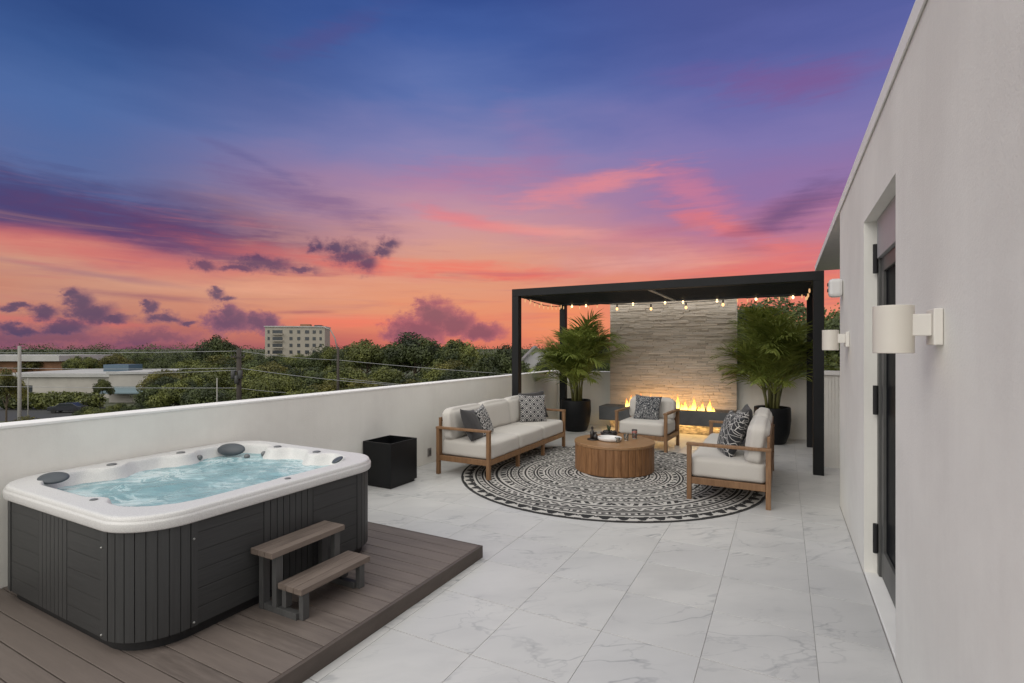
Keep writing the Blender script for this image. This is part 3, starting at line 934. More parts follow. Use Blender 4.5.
def seat_unit(name, label, cat, loc, rz, L_, D_, nseat, mid_legs, seed, group=None, hb_=.19):
    """local frame: x along the length, front at -y"""
    t_ = empty(name, loc, rz); tag(t_, label, cat, group)
    hx, hy, q = L_ / 2, D_ / 2, .045
    for sx2 in (-1, 1):
        for sy2, zt in ((-1, .555), (1, .555)):
            x0 = sx2 * hx - (q if sx2 > 0 else 0); y0 = sy2 * hy - (q if sy2 > 0 else 0)
            boxo('leg', (x0, x0 + q, y0, y0 + q, 0, zt), 'teak', t_, .004, val=random.random())
        x0 = sx2 * hx - (.055 if sx2 > 0 else -.0 - .0)
        boxo('armrest', (x0 - (.0 if sx2 > 0 else .005), x0 + (.06 if sx2 > 0 else .05), -hy - .004, hy + .004, .5555, .585), 'teak', t_, .006, val=random.random())
    for k in range(1, mid_legs + 1):
        x = -hx + L_ * k / (mid_legs + 1)
        boxo('leg', (x - q / 2, x + q / 2, -hy + .01, -hy + .055, 0, .169), 'teak', t_, .003, val=random.random())
    bm = newbm('tid'); zr0, zr1 = .17, .235
    add_box(bm, -hx + q + .001, hx - q - .001, -hy + .003, -hy + .035, zr0, zr1, val=.2); add_box(bm, -hx + q + .001, hx - q - .001, hy - .035, hy - .003, zr0, zr1, val=.5)
    for sx2 in (-1, 1):
        a, b_ = sorted((sx2 * (hx - .004), sx2 * (hx - .036)))
        add_box(bm, a, b_, -hy + q + .001, hy - q - .001, zr0, zr1, val=.7)
    n_ = int(L_ / .16)
    for k in range(n_):
        x = -hx + .09 + (L_ - .18) * k / (n_ - 1)
        add_box(bm, x - .03, x + .03, -hy + .036, hy - .036, .205, .222, val=random.random())
    obj('seat_frame', bm, 'teak', t_, .003)
    bm = newbm('tid')
    add_box(bm, -hx + q + .001, hx - q - .001, hy - .035, hy - .008, .64, .69, val=.4)
    for sx2 in (-1, 1):
        a, b_ = sorted((sx2 * (hx - q - .002), sx2 * (hx - q - .04))); add_box(bm, a, b_, hy - .034, hy - .009, .236, .6398, val=.6)
    n_ = int(L_ / .22)
    for k in range(1, n_):
        x = -hx + .06 + (L_ - .12) * k / n_; add_box(bm, x - .02, x + .02, hy - .032, hy - .012, .2362, .6396, val=random.random())
    obj('back_frame', bm, 'teak', t_, .003)
    iw = L_ - 2 * q - .01; sw = iw / nseat
    for k in range(nseat):
        x0 = -iw / 2 + k * sw
        cushion('seat_cushion', (x0 + .001, x0 + sw - .001, -hy + .012, hy - .045, .226, .428), 'cream', t_, .010, .04, seed + k)
        b_ = cushion('back_cushion', (x0 + .004, x0 + sw - .004, -.085, .085, -hb_, hb_), 'cream', t_, .022, .06, seed + 9 + k)
        b_.location = (0, hy - .13, .41 + hb_); b_.rotation_euler = (R(-7), 0, 0)
    return t_
# three-seat sofa along the parapet, facing the table
seat_unit('outdoor_sofa', 'long teak-framed outdoor sofa with cream cushions along the parapet', 'sofa', (-3.41, 6.34, 0), R(90), 2.36, .76, 3, 2, 1, 'teak outdoor seats')
# loveseat on the right, facing left
seat_unit('loveseat', 'two-seat teak loveseat with cream cushions in the right foreground of the rug', 'loveseat', (-.495, 6.40, 0), R(-90), 1.84, .77, 2, 1, 20, 'teak outdoor seats')
# armchair in front of the fire
seat_unit('armchair', 'teak armchair with cream cushions facing the camera before the fireplace', 'armchair', (-1.895, 8.14, 0), R(-4), .80, .74, 1, 0, 40, 'teak outdoor seats', .168)
# pillows
throw_pillow('plain charcoal pillow leaning at the near end of the long sofa', .42, .15, (-3.40, 5.38, .60), R(103), R(24), 'charcoal', R(8), group='throw pillows')
throw_pillow('black and white dotted pillow behind the charcoal one at the sofa near end', .40, .14, (-3.42, 5.66, .60), R(97), R(20), 'pat_dots', R(-10), group='throw pillows')
throw_pillow('plain charcoal pillow in the far corner of the long sofa', .44, .14, (-3.50, 7.34, .645), R(48), R(14), 'charcoal', R(-5), group='throw pillows')
throw_pillow('diamond-patterned black and white pillow at the far end of the long sofa', .44, .15, (-3.38, 7.06, .625), R(45), R(16), 'pat_lattice', R(2), group='throw pillows')
throw_pillow('dark leafy-patterned pillow standing on the armchair by the fire', .42, .15, (-1.90, 8.14, .60), R(0), R(14), 'pat_fern', R(3), group='throw pillows')
throw_pillow('black pillow with bold white lines at the near end of the loveseat', .47, .17, (-.50, 5.90, .635), R(-68), R(17), 'pat_lines', R(4), group='throw pillows')
throw_pillow('black pillow with fine white lines behind the first one on the loveseat', .42, .15, (-.46, 6.36, .64), R(-74), R(17), 'pat_dots', R(-4), group='throw pillows')
throw_pillow('plain dark pillow at the far end of the loveseat', .42, .14, (-.42, 6.70, .66), R(-80), R(15), 'charcoal', R(3), group='throw pillows')

# ================================================================== COFFEE TABLE
TC = (-1.92, 6.42)
ct = empty('coffee_table', (*TC, .009)); tag(ct, 'round drum coffee table of upright wooden staves in the middle of the rug', 'coffee table')
bm = newbm('tid'); ns = 34; RT = .50
for i in range(ns):
    a0, a1 = 2 * PI * i / ns + .006, 2 * PI * (i + 1) / ns - .006; v_ = random.random(); ring = []
    for z in (.012, .328):
        for rad, aa in ((RT - .012, a0), (RT - .005, a0 + .012), (RT - .003, (a0 + a1) / 2), (RT - .005, a1 - .012), (RT - .012, a1)):
            ring.append(bm.verts.new((rad * math.cos(aa), rad * math.sin(aa), z)))
    fs_ = [bm.faces.new((ring[k], ring[k + 1], ring[k + 6], ring[k + 5])) for k in range(4)]
    setval(bm, fs_, v_)
setval(bm, add_lathe(bm, [(RT - .013, .001), (RT - .013, .3285)], n=64), .5)
obj('drum', bm, 'table_wood', ct)
bm = newbm('tid'); fs_ = add_lathe(bm, [(RT - .02, .329), (RT, .329), (RT + .003, .333), (RT + .003, .357), (RT, .361)], n=96); setval(bm, fs_, .3)
obj('table_top', bm, 'table_top', ct)
TZ = .0095 + .361
def item(name, x, y, label, cat): 
    t_ = empty(name, (x, y, TZ)); tag(t_, label, cat); return t_
t = item('serving_tray', -1.96, 6.36, 'shallow white oval tray in the middle of the coffee table', 'tray')
bm = newbm(); add_lathe(bm, [(.10, .0), (.135, .004), (.152, .02), (.155, .048), (.148, .052), (.142, .046), (.138, .018), (.12, .012), (.0, .012)], n=48, cap=False)
bmesh.ops.scale(bm, vec=(1, .8, 1), verts=bm.verts); obj('dish', bm, 'ceramic', t, smooth=True)
t = item('stone_bowl', -2.05, 6.62, 'dark bowl of succulents behind the white tray on the coffee table', 'plant')
bm = newbm(); add_lathe(bm, [(.06, 0), (.10, .02), (.115, .06), (.105, .062), (.0, .055)], n=28, cap=False); obj('bowl', bm, 'dark_ceramic', t, smooth=True)
for k in range(9):
    a = k * 2.4; r_ = .03 + .045 * (k % 3) / 2
    ellipsoid('pebble', (r_ * math.cos(a), r_ * math.sin(a), .07), (.028, .024, .022), a, 'dark_ceramic', t)
bm = newbm()
for k in range(14):
    a = k * 2.4; l_ = .07 + .05 * random.random()
    add_tube(bm, [(0, 0, .06), (.012 * math.cos(a), .012 * math.sin(a), .06 + l_ * .6), (.03 * math.cos(a), .03 * math.sin(a), .07 + l_)], [.008, .009, .001], 5)
obj('succulent', bm, 'succulent', t, smooth=True)
t = item('bottle_set', -2.17, 6.34, 'two small dark bottles on a black coaster at the left of the table top', 'bottles')
bm = newbm(); add_lathe(bm, [(.075, 0), (.08, .006), (.078, .012)], n=32); obj('coaster', bm, 'dark_ceramic', t)
for dx_, dy_, h_ in ((-.018, .015, .15), (.035, -.01, .09)):
    bm = newbm(); add_lathe(bm, [(.024, 0), (.03, .005), (.03, h_ * .5), (.014, h_ * .68), (.012, h_ * .86)], (dx_, dy_, .0122), 20); obj('bottle', bm, 'dark_ceramic', t, smooth=True)
    bm = newbm(); add_lathe(bm, [(.016, 0), (.018, h_ * .08), (.012, h_ * .16)], (dx_, dy_, .0125 + h_ * .86), 16); obj('stopper', bm, 'cork', t, smooth=True)
def tumbler(x, y, label, h_, r_, drink):
    t_ = item('drinking_glass', x, y, label, 'glass')
    t_['group'] = 'drinking glasses on the coffee table'
    bm = newbm(); add_lathe(bm, [(r_ * .8, 0), (r_ * .86, .004), (r_, h_), (r_ - .002, h_), (r_ * .82, .008), (.0, .008)], n=28, cap=False); obj('glass', bm, 'clear_glass', t_, smooth=True)
    if drink: bm = newbm(); add_lathe(bm, [(r_ * .8, .009), (r_ * .92, h_ * .78)], n=24); obj('drink', bm, 'red_drink', t_, smooth=True)
tumbler(-1.78, 6.48, 'empty clear glass between the white tray and the red drink', .085, .032, False)
tumbler(-1.72, 6.66, 'clear glass holding a red drink on the right of the table', .12, .036, True)
tumbler(-1.84, 6.30, 'low empty tumbler at the near right rim of the white tray', .06, .034, False)

# ================================================================== FIREPLACE
SX0, SX1, SY = -3.03, -.735, 9.86
sw_ = empty('stone_wall', ((SX0 + SX1) / 2, SY, 0)); tag(sw_, 'tall feature wall of stacked tan ledger stone behind the fire', 'feature wall')
cx0 = (SX0 + SX1) / 2
boxo('core', (SX0 - cx0 + .004, SX1 - cx0 - .004, .028, .139, 0, 2.49), 'coping', sw_)
bm = newbm('col'); ly = bm.loops.layers.float_color['Col']; rr = random.Random(5); z = 0.0
while z < 2.49:
    h_ = rr.choice((.022, .026, .03, .036)); x = SX0
    while x < SX1 - .01:
        l_ = rr.uniform(.10, .42); x1 = min(x + l_, SX1)
        if SX1 - x1 < .08: x1 = SX1
        dpt = rr.uniform(.0, .02)
        fs_ = add_box(bm, x - cx0 + .0015, x1 - cx0 - .0015, -dpt, .027, z + .002, min(z + h_, 2.49) - .001)
        k = rr.random(); b0 = (.56 + .2 * rr.random())
        c_ = (b0 * 1.0, b0 * (.85 + .05 * k), b0 * (.68 + .12 * k))
        if k < .2: c_ = tuple(q * .62 for q in c_)
        for f_ in fs_:
            for l in f_.loops: l[ly] = (*c_, 1)
        x = x1
    z += h_
obj('ledger_stone', bm, 'ledger', sw_, bev=.003)
hb = empty('fire_bench', (-1.92, 9.62, 0)); tag(hb, 'long floating dark grey hearth with a linear gas burner and flames', 'fireplace')
bx0, bx1 = -3.09 + 1.92, -.64 + 1.92
bm = newbm(); y0, y1 = -.27, .21; tb, tt = .20, .455
add_box(bm, bx0, bx1, y0, y0 + .12, tb, tt); add_box(bm, bx0, bx1, y0 + .26, y1, tb, tt)
add_box(bm, bx0, bx0 + .3, y0 + .1202, y0 + .2598, tb, tt); add_box(bm, bx1 - .3, bx1, y0 + .1202, y0 + .2598, tb, tt)
add_box(bm, bx0 + .3002, bx1 - .3002, y0 + .1202, y0 + .2598, tb, .40)
obj('hearth_slab', bm, 'hearth', hb, .003)
boxo('bracket', (bx0 + .35, bx1 - .3, .05, .2, 0, .1995), 'ledger', hb)
boxo('light_strip', (bx0 + .06, bx1 - .06, -.05, -.03, .188, .1985), 'led_strip', hb)
bm = newbm(); rr = random.Random(8)
x = bx0 + .34
while x < bx1 - .34:
    bmesh.ops.create_icosphere(bm, subdivisions=1, radius=rr.uniform(.014, .022), matrix=Matrix.Translation((x, -.08 + rr.uniform(-.04, .04), .408 + rr.uniform(0, .012)))); x += .018
obj('fire_glass', bm, 'dark_ceramic', hb)
for i, (u_, h_) in enumerate(((627, .20), (631, .26), (636, .22), (641, .30), (646, .24), (651, .31), (656, .24), (661, .29), (666, .23), (671, .27), (677, .31), (682, .17), (685.5, .22), (690, .15), (694, .28), (699, .13), (702.5, .19), (709.5, .25), (713, .12))):
    r2 = (u_ - 512) / F; Yf = 9.54; d_ = Yf / (CS + r2 * SN); X = d_ * (-SN + r2 * CS) + 1.92
    bm = newbm(); n_ = 12; pr = [(.30, 0), (.62, .06), (.9, .16), (1.0, .28), (.86, .42), (.60, .58), (.34, .74), (.15, .88), (.01, 1.0)]
    rad = .022 + h_ * .075; rings = []
    for k, (pr_, pz) in enumerate(pr):
        ox = .30 * rad * math.sin(pz * 5 + i * 1.7) * pz; oy = .2 * rad * math.cos(pz * 4 + i)
        rings.append([bm.verts.new((ox + pr_ * rad * math.cos(2 * PI * j / n_), oy + .7 * pr_ * rad * math.sin(2 * PI * j / n_), pz * h_)) for j in range(n_)])
    for a, b_ in zip(rings, rings[1:]):
        for j in range(n_): bm.faces.new((a[j], a[(j + 1) % n_], b_[(j + 1) % n_], b_[j]))
    o = obj('flame', bm, 'flame', hb, smooth=True); o.location = (X, -.08 + .025 * math.sin(i * 2.1), .412)

fl_ = bpy.data.lights.new('fire_light', 'AREA'); fl_.shape = 'RECTANGLE'; fl_.size = 1.7; fl_.size_y = .06; fl_.energy = 1.8; fl_.color = (1, .55, .2)
fo_ = bpy.data.objects.new('fire_light', fl_); COL.objects.link(fo_); fo_.location = (-1.75, 9.56, .60); fo_.rotation_euler = (R(100), 0, 0)

# ================================================================== PERGOLA
PX0, PX1, PY0, PY1, PT = -3.85, .43, 7.27, 9.36, 2.49
pg = empty('pergola', ((PX0 + PX1) / 2, (PY0 + PY1) / 2, 0)); tag(pg, 'black metal pergola with slatted roof over the seating corner', 'pergola')
ox, oy = pg.location.x, pg.location.y; q = .115
for x in (PX0, PX1 - q):
    for y in (PY0, PY1 - q):
        boxo('post', (x - ox, x + q - ox, y - oy, y + q - oy, 0, PT - .116), 'black_metal', pg, .003)
boxo('beam', (PX0 - ox, PX1 - ox, PY0 - oy, PY0 + q - oy, PT - .115, PT), 'black_metal', pg, .003)
boxo('beam', (PX0 - ox, PX1 - ox, PY1 - q - oy, PY1 - oy, PT - .115, PT), 'black_metal', pg, .003)
for x in (PX0, PX1 - q): boxo('beam', (x - ox, x + q - ox, PY0 + q + .001 - oy, PY1 - q - .001 - oy, PT - .115, PT), 'black_metal', pg, .003)
bm = newbm(); y = PY0 + q + .05
while y < PY1 - q - .03:
    vs_ = add_box(bm, PX0 + q + .002 - ox, PX1 - q - .002 - ox, y - .014 - oy, y + .014 - oy, PT - .10, PT - .03)
    y += .105
obj('roof_slats', bm, 'black_metal', pg)
boxo('center_rail', (-1.72 - ox, -1.66 - ox, PY0 + q + .002 - oy, PY1 - q - .002 - oy, PT - .118, PT - .1015), 'steel', pg)
# string lights
def string(label, a, b_, sag, nb, mat, drop=.05, bulbr=.017, skip=(), at=None):
    a, b_ = Vector(a), Vector(b_)
    t_ = empty('string_lights', a); tag(t_, label, 'string lights', 'string lights hanging under the pergola')
    def pt(k): p_ = a.lerp(b_, k); p_.z -= 4 * sag * k * (1 - k); return p_ - a
    bm = newbm(); add_tube(bm, [pt(k / 24) for k in range(25)], .005, 5); obj('cord', bm, 'plinth_black', t_)
    for k_ in (at or [(i + .5) / nb for i in range(nb)]):
        p_ = pt(k_)
        bm = newbm(); add_lathe(bm, [(.011, -drop), (.014, -drop + .005), (.012, -.002)], p_, 10); obj('socket', bm, 'plinth_black', t_)
        bm = newbm(); add_lathe(bm, [(.004, -.055), (bulbr * .8, -.045), (bulbr, -.03), (bulbr * .8, -.012), (.008, 0)], p_ + Vector((0, 0, -drop)), 12); obj('bulb', bm, mat, t_, smooth=True)
zb = PT - .12
yb = PY1 - q - .03
def along(us, y, x0, x1):
    out = []
    for u in us:
        r_ = (u - 512) / F; out.append((y / (CS + r_ * SN) * (-SN + r_ * CS) - x0) / (x1 - x0))
    return out
xa, xb_ = PX0 + q, PX1 - q
string('bright bulbs strung close along the rear pergola beam', (xa, yb, zb + .02), (xb_, yb, zb + .02), .01, 0, 'bulb_white', .012, .019, at=along((572, 586, 633, 665, 683, 717, 756, 793), yb, xa, xb_))
string('drooping string of warm bulbs in dark sockets in front of the stone wall', (-3.1, 9.15, zb), (-.60, 9.15, zb), .05, 0, 'bulb_warm', .055, .022, at=along((617, 651, 686, 723), 9.15, -3.1, -.6))
string('short string of tiny bulbs along the left pergola beam', (xa + .02, PY0 + q, zb - .0), (xa + .02, yb, zb - .0), .07, 10, 'bulb_dim', .012, .009)
string('outer string of tiny bulbs crossing the left rear corner', (xa + .02, PY0 + q + .1, zb), (-3.0, yb, zb), .07, 8, 'bulb_dim', .012, .009)
string('string of small bulbs along the right pergola beam', (xb_ - .02, PY0 + q + .2, zb), (xb_ - .02, yb, zb), .05, 4, 'bulb_dim', .02, .012)
string('string of tiny bulbs crossing the right rear corner above the palm', (-.75, yb - .05, zb), (xb_, yb - .35, zb), .02, 7, 'bulb_dim', .012, .009)

# ================================================================== POTTED PALMS
def palm(loc, label, pr, ph, seed, nst, crown, height):
    rr = random.Random(seed)
    t_ = empty('potted_palm', loc); tag(t_, label, 'potted palm', 'potted palms under the pergola')
    bm = newbm(); add_lathe(bm, [(pr * .62, 0), (pr * .74, .02), (pr * .92, ph * .3), (pr, ph * .65), (pr * .98, ph * .97), (pr * .96, ph), (pr * .88, ph), (pr * .88, ph - .06)], n=48, cap=False)
    obj('pot', bm, 'pot', t_, smooth=True)
    bm = newbm(); add_lathe(bm, [(pr * .87, ph - .06), (pr * .5, ph - .045), (.001, ph - .04)], n=24, cap=False); obj('soil', bm, 'soil', t_)
    fronds = []
    for k in range(nst):
        a = 2 * PI * k / nst + rr.uniform(-.3, .3); r0 = pr * .28 * rr.random() + .03
        lean = rr.uniform(.06, .20); H_ = rr.uniform(.15, .70) * height
        p0 = Vector((r0 * math.cos(a), r0 * math.sin(a), ph - .05)); p1 = p0 + Vector((math.cos(a) * H_ * lean * .4, math.sin(a) * H_ * lean * .4, H_ * .5)); p2 = p0 + Vector((math.cos(a) * H_ * lean, math.sin(a) * H_ * lean, H_))
        bm = newbm(); add_tube(bm, [p0, p1, p2], [.021, .017, .011], 8); obj('stem', bm, 'palm_stem', t_, smooth=True)
        nf = rr.choice((7, 8, 9))
        for j in range(nf):
            fa = a + rr.uniform(-1.5, 1.5) if j else a + rr.uniform(-.3, .3)
            fe = rr.uniform(1.25, 1.56) if j < 4 else rr.uniform(.55, 1.3)
            fronds.append((p2, fa, fe, crown * rr.uniform(.82, 1.15)))
    for p2, fa, fe, l_ in fronds:
        bm = newbm('tid'); n_ = 16; pts = []; p_ = p2.copy(); e = fe; droop = rr.uniform(.8, 1.8)
        for k in range(n_ + 1):
            pts.append(p_.copy()); p_ = p_ + Vector((math.cos(fa) * math.cos(e), math.sin(fa) * math.cos(e), math.sin(e))) * (l_ / n_); e -= droop / n_ * (.4 + 1.3 * k / n_)
        fs_ = add_tube(bm, pts, [.009 * (1 - .85 * k / n_) for k in range(n_ + 1)], 4, False); setval(bm, fs_, .9)
        nl = 22; hue = rr.random() * .35
        for k in range(nl):
            u_ = .22 + .78 * k / (nl - 1); idx = u_ * n_; i0 = min(int(idx), n_ - 1); c_ = pts[i0].lerp(pts[i0 + 1], idx - i0)
            tdir = (pts[i0 + 1] - pts[i0]).normalized(); side = tdir.cross(Vector((0, 0, 1)))
            side = side.normalized() if side.length > .1 else Vector((math.sin(fa), -math.cos(fa), 0))
            up = side.cross(tdir)
            ll = l_ * .46 * math.sin(PI * min(1, .18 + u_ * .86)) ** .7 * rr.uniform(.85, 1.1)
            for s_ in (-1, 1):
                d0 = (side * s_ * .62 + tdir * (.80 + .6 * u_) + up * rr.uniform(-.05, .75) + Vector((rr.uniform(-.2, .2), rr.uniform(-.2, .2), rr.uniform(-.2, .2)))).normalized()
                w_ = .0125; q0 = c_; prev = None; wv = d0.cross(up).normalized()
                dd = d0.copy()
                for m_, ww in enumerate((.55, 1.0, .8, .08)):
                    a_ = bm.verts.new(q0 + wv * w_ * ww); b2 = bm.verts.new(q0 - wv * w_ * ww)
                    if prev:
                        f_ = bm.faces.new((prev[0], prev[1], b2, a_)); setval(bm, [f_], min(1, hue + rr.random() * .6))
                    prev = (a_, b2); dd = (dd + Vector((0, 0, -.24))).normalized(); q0 = q0 + dd * ll / 3
        obj('frond', bm, 'palm_leaf', t_)
palm((-3.46, 9.10, 0), 'bushy palm in a black pot left of the stone wall', .285, .58, 21, 10, .92, 1.25)
palm((-.17, 9.40, 0), 'bigger bushy palm in a black pot right of the stone wall', .275, .59, 33, 12, .96, 1.25)

# ================================================================== TREES AND TOWN
def leafy(name, blobs, n_, size, seed, mat, parent=None, rag=1.0):
    """crown: leaf clumps in the outer volume of overlapping uneven blobs"""
    rr = random.Random(seed); vs, fs, tv = [], [], []
    tot = sum(b_[3] ** 2 for b_ in blobs)
    for bx_, by_, bz_, br in blobs:
        k = int(n_ * br * br / tot); shade = rr.random()
        for _ in range(k):
            d_ = Vector((rr.gauss(0, 1), rr.gauss(0, 1), rr.gauss(0, 1))).normalized()
            ru = 1 + .42 * rag * mnoise.noise(d_ * 2.2 + Vector((bx_, by_, seed))) + .15 * mnoise.noise(d_ * 6 + Vector((seed, bx_, by_)))
            r_ = br * ru * (rr.random() ** .3) * (1 - .12 * (1 - rag))
            c_ = Vector((bx_, by_, bz_)) + Vector((d_.x, d_.y, d_.z * .8)) * r_
            nrm = (d_ + Vector((rr.gauss(0, .6), rr.gauss(0, .6), rr.gauss(0, .6) + .3))).normalized()
            a_ = nrm.cross(Vector((rr.random(), rr.random(), rr.random() + .1))).normalized(); b2 = nrm.cross(a_)
            s_ = size * rr.uniform(.5, 1.3); i0 = len(vs)
            vs += [c_ + a_ * s_, c_ + b2 * s_ * .55, c_ - a_ * s_ * .8 + nrm * s_ * .2, c_ - b2 * s_ * .6]
            fs.append((i0, i0 + 1, i0 + 2, i0 + 3))
            tv.append(min(1, max(0, .62 * shade + .30 * rr.random() + .55 * mnoise.noise(c_ * .55 + Vector((seed, 0, 0))))))
    me = bpy.data.meshes.new(name); me.from_pydata([tuple(v_) for v_ in vs], [], fs)
    at = me.attributes.new('tid', 'FLOAT', 'FACE'); at.data.foreach_set('value', tv)
    return link(name, me, mat, parent)
def tree_proto(name, h_, r_, seed, mat, nleaf, size):
    rr = random.Random(seed); t_ = empty(name, (0, 0, 0))
    bm = newbm(); th_ = h_ * .45
    add_tube(bm, [(0, 0, -.3), (.1, .05, th_ * .5), (.05, .1, th_), (.0, .0, h_ * .75)], [h_ * .032, h_ * .024, h_ * .018, h_ * .006], 8)
    for k in range(7):
        a = k * 2.4 + rr.random(); z0 = th_ * rr.uniform(.7, 1.2); l_ = r_ * rr.uniform(.5, .8)
        add_tube(bm, [(0, 0, z0), (l_ * .5 * math.cos(a), l_ * .5 * math.sin(a), z0 + h_ * .12), (l_ * math.cos(a), l_ * math.sin(a), z0 + h_ * .22)], [h_ * .012, h_ * .008, h_ * .003], 5)
    obj('trunk', bm, 'bark', t_)
    blobs = []
    for k in range(12):
        a = k * 2.39996; q_ = math.sqrt((k + .5) / 12); br = r_ * rr.uniform(.22, .44)
        z = h_ * .62 + (h_ * .38 - br * .9) * (1 - q_ * q_) * rr.uniform(.6, 1.05) - h_ * .12 * q_ * rr.random()
        blobs.append((q_ * r_ * .72 * math.cos(a), q_ * r_ * .72 * math.sin(a), z, br))
    leafy('crown', blobs, nleaf, size, seed, mat, t_)
    return t_
protos = [tree_proto('broadleaf_tree', 10, 5.0, 1, 'leaf_dark', 9500, .21), tree_proto('broadleaf_tree', 10, 4.6, 2, 'leaf_mid', 9500, .21),
          tree_proto('broadleaf_tree', 10, 5.4, 3, 'leaf_dark', 9500, .21), tree_proto('broadleaf_tree', 10, 4.4, 4, 'leaf_yellow', 8500, .20), tree_proto('broadleaf_tree', 10, 5.0, 5, 'leaf_mid', 9500, .21)]
protos.append(tree_proto('broadleaf_tree', 10, 4.8, 6, 'leaf_dark', 42000, .11))
used = set()
def put_tree(u, vtop, d_, kind, label, group=None, wide=1.0, zbase=GZ):
    p_ = far(u, vtop, d_); h_ = p_.z - zbase
    pr_ = protos[kind]
    if kind in used: o = copy_tree(pr_)
    else: o = pr_; used.add(kind)
    s_ = h_ / 10.2
    o.location = (p_.x, p_.y, zbase); o.scale = (s_ * wide, s_ * wide, s_); o.rotation_euler = (0, 0, random.uniform(0, 6.28))
    tag(o, label, 'tree', group); return o
random.seed(19)
# individually placed
put_tree(415, 329, 105, 0, 'tallest rounded dark green tree on the skyline right of the apartment block', wide=1.15)
put_tree(219, 331, 120, 2, 'dark flat-topped tree poking above the tree line left of the apartment block', wide=.8)
put_tree(368, 336, 110, 4, 'broad green tree between the leaning pole and the skyline hump', wide=1.0)
put_tree(455, 334, 100, 1, 'green tree on the right shoulder of the skyline hump')
put_tree(103, 376, 82, 1, 'small round tree standing in front of the white warehouse wall', wide=.62)
put_tree(6, 362, 60, 3, 'yellow-green tree cut by the left edge of the photo beyond the parapet', wide=.5)
put_tree(22, 412, 42, 3, 'low yellow-green bush at the foot of the pale lamp pole', wide=1.1)
put_tree(55, 417, 50, 1, 'small bright green bush beside the parked dark car', wide=.7)
put_tree(770, 280, 27, 5, 'tall dark tree behind the right palm and the stone wall', wide=1.05)
put_tree(745, 294, 31, 5, 'dark tree just right of the stone wall top', wide=.8)
put_tree(845, 292, 24, 5, 'dark tree beyond the far wall lamp by the house corner', wide=.75)
put_tree(600, 326, 40, 5, 'dark leafy tree between the left palm and the stone wall', wide=.5)
put_tree(502, 341, 62, 0, 'dark bushy tree just left of the front pergola post', wide=.75)
put_tree(545, 350, 45, 5, 'low tree half hidden behind the left palm', wide=.5)
GT = 'broadleaf trees beyond the parapet'
LD = 'dense broadleaf tree in the green belt beyond the left parapet'
# middle band
mid = []
for i in range(46):
    u_ = -60 + i * 13.6 + random.uniform(-6, 6)
    base = 349 if u_ < 190 else (346 if u_ < 330 else (340 if u_ < 470 else 347))
    mid.append((u_, base + random.uniform(1, 9), random.uniform(105, 150)))
for u_, v_, d_ in mid:
    if u_ < 160: d_ = random.uniform(125, 160)
    put_tree(u_, v_, d_, random.choice((0, 1, 2, 4, 3, 2)), LD, GT, wide=random.uniform(.75, 1.2))
# nearer, lower growth on the right of the warehouse
for i in range(44):
    u_ = 164 + i * 8.4 + random.uniform(-4, 4); k = random.random()
    v_ = 352 + 34 * k + random.uniform(-3, 3)
    put_tree(u_, v_, 88 - 38 * k, random.choice((0, 1, 2, 4, 1, 3)), 'low rounded tree in the belt below the apartment block and skyline hump', 'low trees beyond the parapet', wide=1.15)
for u_, v_, d_ in ((118, 401, 60), (134, 402, 58), (152, 397, 62), (100, 406, 56), (170, 388, 66), (88, 404, 60)):
    put_tree(u_, v_, d_, random.choice((0, 1)), 'small leafy shrub tree in front of the warehouse right end', 'shrub trees before the warehouse', wide=1.2)
for u_ in (870, 905, 640, 680, -120, -180, 950):
    put_tree(u_, 330 if u_ > 0 else 348, 60 if u_ > 0 else 120, random.choice((0, 2)), 'tree standing behind the stone wall or the house', 'trees behind the terrace')
# far wood, one mass
blobs = []
rr = random.Random(77)
for i in range(150):
    u_ = -140 + i * 8.2; d_ = rr.uniform(210, 360)
    p_ = far(u_, 343 + rr.uniform(-2, 4), d_); blobs.append((p_.x, p_.y, p_.z - 6.5, 7.5))
    blobs.append((p_.x, p_.y, p_.z - 11, 8))
tag(leafy('far_woods', blobs, 150000, .48, 9, 'leaf_dark', rag=.3), 'far belt of dark trees along the horizon', 'woods', kind='stuff')
# clipped hedge before the warehouse
p0 = far(6, 391, 80); p1 = far(96, 391, 80); blobs = []
for i in range(26):
    p_ = p0.lerp(p1, i / 25); blobs += [(p_.x, p_.y, GZ + 1.0, 1.2), (p_.x, p_.y, p_.z - 1.2, 1.25)]
tag(leafy('long_hedge', blobs, 9000, .26, 31, 'leaf_mid'), 'long dark green hedge below the white warehouse wall', 'hedge')

def facing(u, d_, v_=348):
    p_ = far(u, v_, d_); return p_, math.atan2(-p_.x, p_.y)
def building(name, label, cat, u0, u1, vtop, d_, depth, wall, zb=GZ, turn=0):
    """long face toward the terrace; returns root, width, height (local x along face, y away)"""
    a, b_ = far(u0, vtop, d_), far(u1, vtop, d_)
    wd = (b_ - a).length; h_ = a.z - zb
    t_ = empty(name, (a.x, a.y, zb), math.atan2(b_.y - a.y, b_.x - a.x) + turn); tag(t_, label, cat)
    boxo('wall', (0, wd, 0, depth, 0, h_), wall, t_)
    return t_, wd, h_
t, wd, h = building('warehouse', 'long low warehouse with white flat roof beyond the hedge', 'building', 2, 138, 377, 98, 22, 'bwall')
boxo('roof', (-.5, wd + .5, -.5, 22.5, h + .002, h + .7), 'roof_flat', t)
boxo('roof_unit', (wd * .50, wd * .70, 8, 12, h + .702, h + 2.1), 'blue_unit', t)
for k in range(2): boxo('window', (1 + k * 3.2, 2.6 + k * 3.2, -.06, -.002, h - 3.2, h - 1.6), 'window_dark', t)
t, wd, h = building('warehouse_annex', 'pale annex with a blue-grey awning at the right end of the warehouse', 'building', 109, 148, 374, 90, 14, 'bwall')
